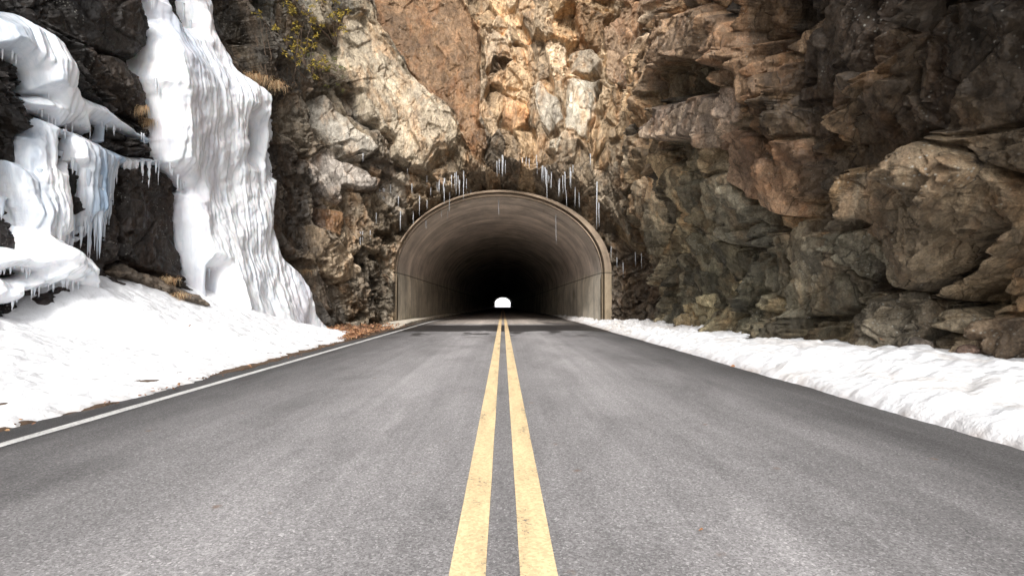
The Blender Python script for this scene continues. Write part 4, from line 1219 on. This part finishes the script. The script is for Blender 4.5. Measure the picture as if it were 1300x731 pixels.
# soil shoulder between asphalt and snow
yss = np.arange(-6, 20.2, 0.06)
xs = np.concatenate([np.linspace(-3.50, -3.35, 5), np.linspace(-3.3, -6.2, 60)])[::-1]
X, Y = np.meshgrid(np.linspace(-6.4, -3.34, 70), yss)
e = X + 0.09 * fbm(Y * 1.3, X, 61, 4)
Zs = 0.012 + 0.03 * sstep(-3.5, -3.9, e) + 0.022 * fbm(X * 5, Y * 5, 62, 4) - 0.045 * sstep(-3.46, -3.36, e)
o = new_mesh('soil_shoulder', np.stack([X, Y, Zs], -1).reshape(-1, 3), grid_faces(len(yss), 70), M_SOIL, None, True)
tag(o, 'dark soil and gravel shoulder beside the white line', 'shoulder', kind='structure')

# ------------------------------------------------------------------ snow banks
side_L = PY_[:] ; iL = (PX_ < -4.3) & (PY_ > -6.0)
oL = np.argsort(PY_[iL]); LY = PY_[iL][oL]; LX = PX_[iL][oL]
iR = (PX_ > 4.3) & (PY_ > -6.9)
oR = np.argsort(PY_[iR]); RY = PY_[iR][oR]; RX = PX_[iR][oR]
ysn = np.concatenate([np.arange(-5.5, 2.5, 0.12), np.arange(2.5, 18.0, 0.03)])
tt = np.linspace(0, 1, 230) ** 1.25
edge = -3.48 - 0.09 * fbm(ysn * 0.9, ysn * 0, 31, 4) - 0.05 * np.abs(fbm(ysn * 5, ysn * 0, 32, 3)) - 3.4 * sstep(12.3, 18.8, ysn) ** 1.2
edge = edge - 0.04 * sstep(6, 9, ysn) + 0.12 * sstep(3, 5, ysn) * sstep(7, 5, ysn)
wall = np.interp(ysn, LY, LX) - 0.7
wall = np.minimum(wall, edge - 0.3)
Xs = edge[:, None] + (wall - edge)[:, None] * tt[None, :]
Ys = np.broadcast_to(ysn[:, None], Xs.shape)
dist = (edge[:, None] - Xs)
Hbank = np.interp(ysn, [-6, 4, 8.1, 9.1, 11, 12.5, 14.5, 16.4, 17.6], [1.5, 0.9, 0.50, 1.3, 1.3, 1.45, 1.35, 1.0, 0.3])
q = np.clip(dist / 3.9, 0, 1.2)
Zb = Hbank[:, None] * (0.25 * q + 0.75 * q ** 2.2) + 0.055 * (1 - np.exp(-dist / 0.05)) - 0.02
cover = sstep(0, 0.6, dist)
Zb = Zb + cover * (0.10 * fbm(Xs * 0.9, Ys * 0.9, 131, 4) + 0.05 * np.abs(fbm(Xs * 2.6, Ys * 2.6, 137, 3)) + 0.016 * fbm(Xs * 9, Ys * 9, 141, 3))
Zb = Zb + 0.016 * fbm(Xs * 6, Ys * 6, 143, 3)
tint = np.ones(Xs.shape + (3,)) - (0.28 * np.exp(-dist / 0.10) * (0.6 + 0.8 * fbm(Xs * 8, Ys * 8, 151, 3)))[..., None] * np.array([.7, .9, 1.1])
o = new_mesh('snow_bank', np.stack([Xs, Ys, Zb], -1).reshape(-1, 3), grid_faces(*Xs.shape), M_SNOW, None, True, np.clip(tint.reshape(-1, 3), 0, 1))
tag(o, 'smooth white snow bank sloping from the icefalls to the white line', 'snow bank', kind='structure')
# right bank, runs on into the tunnel
ysn = np.concatenate([np.arange(-5.5, 2.0, 0.12), np.arange(2.0, 20, 0.028), np.arange(20, 38, 0.07)])
edge = 3.14 + 0.045 * fbm(ysn * 1.1, ysn * 0, 33, 4) + 0.03 * np.abs(fbm(ysn * 6, ysn * 0, 34, 3)) + 0.45 * sstep(24, 38, ysn)
wall = np.where(ysn < 18.2, np.interp(ysn, RY, RX) + 0.5, 4.3)
k_ = np.ones(25) / 25
wall = np.convolve(np.pad(wall, 12, 'edge'), k_, 'valid')
wall = np.where(ysn > 19.5, 3.95, wall)
tt = np.linspace(0, 1, 150) ** 1.1
Xs = edge[:, None] + (wall - edge)[:, None] * tt
Ys = np.broadcast_to(ysn[:, None], Xs.shape)
dist = Xs - edge[:, None]
Hb = np.interp(ysn, [-6, 3, 6, 9, 13, 17, 20, 26, 38], [.38, .34, .30, .25, .20, .18, .20, .18, .05])
prof = 0.42 * (1 - np.exp(-dist / 0.07)) + 0.58 * sstep(0.1, 1.5, dist)
lump = np.abs(fbm(Xs * 2.0, Ys * 2.0, 231, 3)); lump2 = fbm(Xs * 6.5, Ys * 6.5, 237, 3)
cl, _, ce = plates(Xs + 0.05 * fbm(Xs * 6, Ys * 6, 3, 3), Ys, 0.17, 0.22, 0.3, 241, 0.8)
ck = sstep(9, 15, ysn)[:, None]
Zb = Hb[:, None] * prof + sstep(0.0, 0.25, dist) * (0.12 * lump + 0.022 * lump2 + (0.01 + 0.06 * ck) * cl + 0.012 * fbm(Xs * 18, Ys * 18, 251, 2)) + zroad(Ys) - 0.02
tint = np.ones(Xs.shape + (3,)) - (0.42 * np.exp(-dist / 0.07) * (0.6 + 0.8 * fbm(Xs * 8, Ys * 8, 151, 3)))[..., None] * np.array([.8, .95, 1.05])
dirt_ = (sstep(0.05, .5, fbm(Xs * 3, Ys * 1.2, 261, 4)) * 0.12 + 0.10 * ck)[..., None] * np.array([.7, .95, 1.2])
o = new_mesh('snow_bank', np.stack([Xs, Ys, Zb], -1).reshape(-1, 3), grid_faces(*Xs.shape)[:, ::-1], M_SNOW, None, True, np.clip((tint - dirt_).reshape(-1, 3), 0, 1))
tag(o, 'lumpy ploughed snow bank along the foot of the overhanging rock', 'snow bank', kind='structure')
print('snow', time.time() - T0)

# ------------------------------------------------------------------ leaf litter (uncountable)
def leaves_mesh(P3, sizes, cols, seed, curl=0.35, aspect=0.55, axis=None):
    """small folded leaves, 6 vertices each; axis: optional direction of each blade"""
    rr = np.random.default_rng(seed); n = len(P3)
    th = rr.uniform(0, 2 * math.pi, n); tl = rr.uniform(-0.7, 0.7, n)
    d = np.stack([np.cos(th) * np.cos(tl), np.sin(th) * np.cos(tl), np.sin(tl)], 1) if axis is None else axis
    up = np.tile([0, 0, 1.0], (n, 1)) + rr.normal(0, 0.45, (n, 3))
    sdv = np.cross(d, up); sdv /= np.linalg.norm(sdv, axis=1)[:, None] + 1e-9
    nn = np.cross(sdv, d)
    s = sizes[:, None]
    a = P3; tip = P3 + d * s - nn * s * curl * 0.4
    m1 = P3 + d * s * 0.35; m2 = P3 + d * s * 0.7 - nn * s * curl * 0.15
    w = s * aspect * 0.5
    vs = np.stack([a, m1 + sdv * w + nn * s * curl * .3, m2 + sdv * w * .8 + nn * s * curl * .2, tip, m2 - sdv * w * .8 + nn * s * curl * .2, m1 - sdv * w + nn * s * curl * .3], 1).reshape(-1, 3)
    i = np.arange(n)[:, None] * 6
    f = np.concatenate([i + np.array([[0, 1, 2, 3]]), i + np.array([[0, 3, 4, 5]])], 0)
    t = np.repeat(cols, 6, axis=0)
    return vs, f, t


def leafcols(n, pal, rr):
    pal = np.array(pal); c = pal[rr.integers(0, len(pal), n)]
    return c * rr.uniform(0.7, 1.3, (n, 1))


rr = np.random.default_rng(3)
LP = [(.34, .17, .08), (.26, .12, .06), (.42, .25, .13), (.20, .10, .06), (.36, .20, .12)]
pp = []
for _ in range(2300):
    y = rr.uniform(11.5, 18.6); y = y if rr.random() < 0.8 else rr.uniform(13.5, 18.6)
    lo = -3.45; hi = float(-3.6 - 3.2 * sstep(11.5, 18.3, y) ** 1.2) - 0.1
    x = lo + (hi - lo) * rr.random() ** 0.8
    pp.append((x, y, 0.05 + 0.05 * rr.random()))
for _ in range(110):
    y = rr.uniform(3, 13); pp.append((-3.30 - 0.28 * rr.random(), y, 0.018 + .01 * rr.random()))
pp = np.array(pp)
v, f, t = leaves_mesh(pp, np.where(pp[:, 1] < 12, 0.5, 1.0) * rr.uniform(0.04, 0.095, len(pp)), leafcols(len(pp), LP, rr), 4)
tag(new_mesh('leaf_litter', v, f, M_LEAF, None, False, t), 'dry brown fallen leaves drifted along the shoulder near the arch', 'leaf litter', kind='stuff')
# a few single leaves lying on the snow and road
for i, (x, y, z, lb) in enumerate([(-3.30, 5.2, .02, 'orange-brown leaf on the shoulder beside the white line'), (3.08, 6.9, .02, 'brown leaf on the asphalt at the edge of the lumpy snow'),
                                  (0.78, 2.0, .015, 'small orange leaf lying on the asphalt right of the yellow lines'), (4.4, 5.9, .45, 'brown twig-like leaf on the lumpy snow'), (-5.2, 8.6, .5, 'single brown leaf on the smooth snow bank')]):
    v, f, t = leaves_mesh(np.zeros((1, 3)), np.array([0.025 if i == 2 else 0.09]), np.array([[.38, .18, .08]]), 20 + i)
    o = new_mesh('fallen_leaf', v, f, M_LEAF, None, False, t); o.location = (x, y, z)
    tag(o, lb, 'leaf')

# ------------------------------------------------------------------ dry grass tufts on ledges
def tuft(px, py, n, L, spread, label, seed, down=0.6):
    p = on_rock(px, py)
    rr = np.random.default_rng(seed)
    Vs = []; Fs = []; T = []; n0 = 0
    for i in range(n):
        b0 = np.array([rr.normal(0, spread), rr.normal(0, spread * .5), rr.normal(0, spread * 0.25)])
        th = rr.uniform(0, 2 * math.pi)
        h = np.array([math.cos(th), -abs(math.sin(th)) * 0.9, 0]); l = L * rr.uniform(0.5, 1.1); w = 0.006
        ts = np.linspace(0, 1, 5)
        c = b0 + np.outer(ts, h) * l * 0.6 + np.outer(ts, [0, 0, 1]) * l * 0.6 - np.outer(ts ** 2, [0, 0, 1]) * l * (0.6 + down) * rr.uniform(0.6, 1.2)
        sd_ = np.array([-h[1], h[0], 0.0]) * w * (1 - ts * 0.8)[:, None]
        Vs.append(np.concatenate([c - sd_, c + sd_], 1).reshape(-1, 3))
        for k in range(4): a = n0 + 2 * k; Fs.append((a, a + 1, a + 3, a + 2))
        n0 += 10
        T.append(np.tile(np.array([(.58, .42, .24), (.45, .28, .15), (.52, .33, .18), (.62, .50, .32)][rr.integers(0, 4)]) * rr.uniform(.7, 1.2), (10, 1)))
    o = new_mesh('grass_tuft', np.vstack(Vs), np.array(Fs), M_GRASS, None, True, np.vstack(T))
    o.location = p + np.array([0, -0.03, 0])
    tag(o, label, 'grass tuft')


tuft(328, 104, 420, 0.42, 0.20, 'tawny dry grass tuft on the ledge at the edge of the main icefall', 1)
tuft(350, 108, 300, 0.36, 0.18, 'russet dry grass tuft under the evergreen shrub', 2)
tuft(314, 96, 200, 0.30, 0.14, 'small dry grass tuft touching the icefall edge', 3)
tuft(180, 140, 200, 0.20, 0.08, 'straw-coloured grass hanging between the two icefalls', 4, 1.0)
tuft(190, 152, 160, 0.20, 0.07, 'straw-coloured grass clump lowest beside the ice ledge', 5, 1.0)
tuft(214, 356, 260, 0.22, 0.12, 'dry grass at the foot of the dark block above the snow', 6)
tuft(228, 372, 200, 0.18, 0.10, 'dry grass tuft beside the base of the main icefall', 7)
tuft(388, 346, 160, 0.25, 0.12, 'dry grass tuft on the rock just right of the icefall base', 8)

# ------------------------------------------------------------------ evergreen shrub and bare stems
def stick(parts):
    Vs = []; Fs = []; n0 = 0; seg = 5
    for (pts, r0, r1) in parts:
        pts = np.array(pts); n = len(pts)
        rad = np.linspace(r0, r1, n)
        tg = np.gradient(pts, axis=0); tg /= np.linalg.norm(tg, axis=1)[:, None] + 1e-9
        a1 = np.cross(tg, [0.3, 0.9, 0.1]); a1 /= np.linalg.norm(a1, axis=1)[:, None] + 1e-9
        a2 = np.cross(tg, a1)
        ang = np.linspace(0, 2 * math.pi, seg, endpoint=False)
        v = pts[:, None] + rad[:, None, None] * (a1[:, None] * np.cos(ang)[None, :, None] + a2[:, None] * np.sin(ang)[None, :, None])
        Vs.append(v.reshape(-1, 3))
        for i in range(n - 1):
            for j in range(seg):
                a = n0 + i * seg + j; b_ = n0 + i * seg + (j + 1) % seg
                Fs.append((a, b_, b_ + seg, a + seg))
        n0 += n * seg
    return np.vstack(Vs), np.array(Fs)


def shrub(name, root_px, tips_px, label, seed, leafn=26, pal=((.52, .40, .07), (.38, .31, .07), (.62, .47, .10), (.24, .20, .06)), reach=0.40, lsize=0.10):
    rr = np.random.default_rng(seed)
    base = on_rock(*root_px) + np.array([0, 0.05, 0])
    e = empty(name, base)
    tag(e, label, 'shrub')
    st = []; LPs = []; AX = []
    for (tx_, ty_) in tips_px:
        q = on_rock(tx_, ty_)
        tip = q + np.array([0.03, -reach * rr.uniform(0.5, 1.2), 0.02]) - base
        mid = tip * 0.5 + np.array([rr.normal(0, .10), -0.12, rr.normal(0, .08) - 0.08])
        ts = np.linspace(0, 1, 9)[:, None]
        c = (1 - ts) ** 2 * np.array([0, 0, 0]) + 2 * ts * (1 - ts) * mid + ts ** 2 * tip + rr.normal(0, 0.012, (9, 3))
        st.append((c, 0.020, 0.006))
        for w in range(rr.integers(4, 7)):
            s0 = c[rr.integers(4, 9)]
            e1 = s0 + rr.normal(0, 0.20, 3) + np.array([0, -0.05, 0.05])
            st.append((np.linspace(s0, e1, 4) + rr.normal(0, .008, (4, 3)), 0.006, 0.003))
            for cl_ in range(3):
                cpt = e1 + rr.normal(0, 0.07, 3) * (cl_ > 0)
                m = leafn // 3
                d = rr.normal(0, 1, (m, 3)); d[:, 2] = d[:, 2] * 0.45 + 0.15; d /= np.linalg.norm(d, axis=1)[:, None]
                LPs.append(np.tile(cpt, (m, 1)) + d * 0.01); AX.append(d)
    v, f = stick(st)
    new_mesh('stems', v, f, M_STEM, e)
    if leafn:
        LPs = np.vstack(LPs); AX = np.vstack(AX)
        v, f, t = leaves_mesh(LPs, rr.uniform(lsize * .6, lsize * 1.2, len(LPs)), leafcols(len(LPs), pal, rr), seed, 0.25, 0.34, AX)
        new_mesh('leaves', v, f, M_GLEAF, e, False, t)
    return e


shrub('evergreen_shrub', (392, 104), [(365, 52), (378, 66), (400, 62), (408, 78), (352, 58), (390, 40), (372, 30)], 'yellow-green evergreen shrub clinging above the dry grass', 11)
shrub('evergreen_shrub', (425, 60), [(370, 2), (384, 10), (430, 4), (420, 20), (408, 12), (440, 20), (398, 24)], 'yellow-green evergreen shrub highest on the pale rock', 12)
shrub('evergreen_shrub', (425, 100), [(400, 82), (436, 96), (446, 102), (412, 92), (430, 84)], 'small green shrub at the top of the pale slab', 13, 26, ((.16, .18, .05), (.22, .22, .05), (.10, .13, .04)), 0.2, 0.06)
# bare brown saplings
for i, (bx_, by_, tx_, ty_) in enumerate([(340, 96, 336, 34), (348, 98, 346, 40), (356, 100, 352, 28), (366, 100, 372, 30), (376, 102, 392, 10), (384, 100, 380, 44), (334, 90, 330, 48), (362, 98, 360, 46), (380, 104, 404, 24)]):
    b0 = on_rock(bx_, by_) + np.array([0, -0.05, 0]); q = on_rock(tx_, ty_) + np.array([0, -0.35, 0])
    rr = np.random.default_rng(60 + i); st = []
    c = np.linspace((0, 0, 0), q - b0, 9) + rr.normal(0, .02, (9, 3)); c[0] = 0
    st.append((c, 0.014, 0.005))
    for w in range(6):
        s0 = c[rr.integers(2, 8)]; st.append((np.linspace(s0, s0 + rr.normal(0, .16, 3) + np.array([0, -.03, .12]), 4), 0.005, 0.002))
    v, f = stick(st)
    o = new_mesh('bare_sapling', v, f, M_STEM); o.location = b0
    tag(o, 'leafless brown sapling standing on the grassy ledge beside the icefall', 'sapling', 'bare saplings on the grassy ledge')

# fallen stones: a few loose ones at the foot of the right face and the shoulder
def stone(p, s, label, seed, col):
    import bmesh
    bm = bmesh.new(); bmesh.ops.create_icosphere(bm, subdivisions=3, radius=1.0)
    rr = np.random.default_rng(seed)
    pl = rr.normal(0, 1, (9, 3)); pl /= np.linalg.norm(pl, axis=1)[:, None]
    for vv in bm.verts:
        c = np.array(vv.co)
        k = min(1.0, min(0.72 / max(1e-6, c @ q_) if c @ q_ > 0 else 9 for q_ in pl))
        c = c * k * np.array(s) * (1 + 0.04 * rr.normal())
        vv.co = c
    V_ = np.array([v_.co[:] for v_ in bm.verts]); F_ = np.array([[l.vert.index for l in f_.loops] for f_ in bm.faces]); bm.free()
    o = new_mesh('loose_stone', V_, F_, M_ROCK, None, False, np.tile(np.array([*col, .1]), (len(V_), 1)))
    o.location = p
    tag(o, label, 'stone')


stone((5.05, 6.15, 0.34), (.16, .16, .13), 'angular grey stone at the snow edge under the dark wedge', 1, (.13, .11, .09))
stone((5.0, 5.45, 0.36), (.13, .10, .09), 'small brown stone half buried at the foot of the rock', 2, (.12, .08, .06))
stone((-4.9, 17.2, 0.10), (.20, .2, .14), 'grey stone among the fallen leaves by the arch', 3, (.2, .17, .13))

# ------------------------------------------------------------------ sky, sun, world
w = bpy.data.worlds.new('World'); scene.world = w; w.use_nodes = True
nt = w.node_tree
for n in list(nt.nodes): nt.nodes.remove(n)
sky = nt.nodes.new('ShaderNodeTexSky'); sky.sky_type = 'NISHITA'; sky.sun_disc = False
EL, AZ = math.radians(39), math.radians(187)      # sun behind the camera, a little to its left
sky.sun_elevation = EL; sky.sun_rotation = AZ
sky.air_density = 1.0; sky.dust_density = 3.0; sky.ozone_density = 1.0
hs = nt.nodes.new('ShaderNodeHueSaturation'); hs.inputs['Saturation'].default_value = 0.22
bg = nt.nodes.new('ShaderNodeBackground'); bg.inputs[1].default_value = 0.13
ow = nt.nodes.new('ShaderNodeOutputWorld')
nt.links.new(sky.outputs[0], hs.inputs['Color']); nt.links.new(hs.outputs[0], bg.inputs[0]); nt.links.new(bg.outputs[0], ow.inputs[0])
sd_ = bpy.data.lights.new('sun', 'SUN'); sd_.energy = 1.5; sd_.angle = math.radians(17); sd_.color = (1.0, 0.98, 0.95)
so = bpy.data.objects.new('sun', sd_); C.objects.link(so)
dv = Vector((math.sin(AZ) * math.cos(EL), math.cos(AZ) * math.cos(EL), math.sin(EL)))
so.rotation_euler = dv.to_track_quat('Z', 'Y').to_euler(); so.location = (0, -20, 30)

scene.view_settings.view_transform = 'Standard'
scene.view_settings.look = 'None'
scene.view_settings.exposure = 1.14
scene.view_settings.gamma = 1.0
scene.cycles.use_denoising = True
scene.cycles.max_bounces = 7
scene.cycles.diffuse_bounces = 5
scene.cycles.use_adaptive_sampling = True
print('done', time.time() - T0)
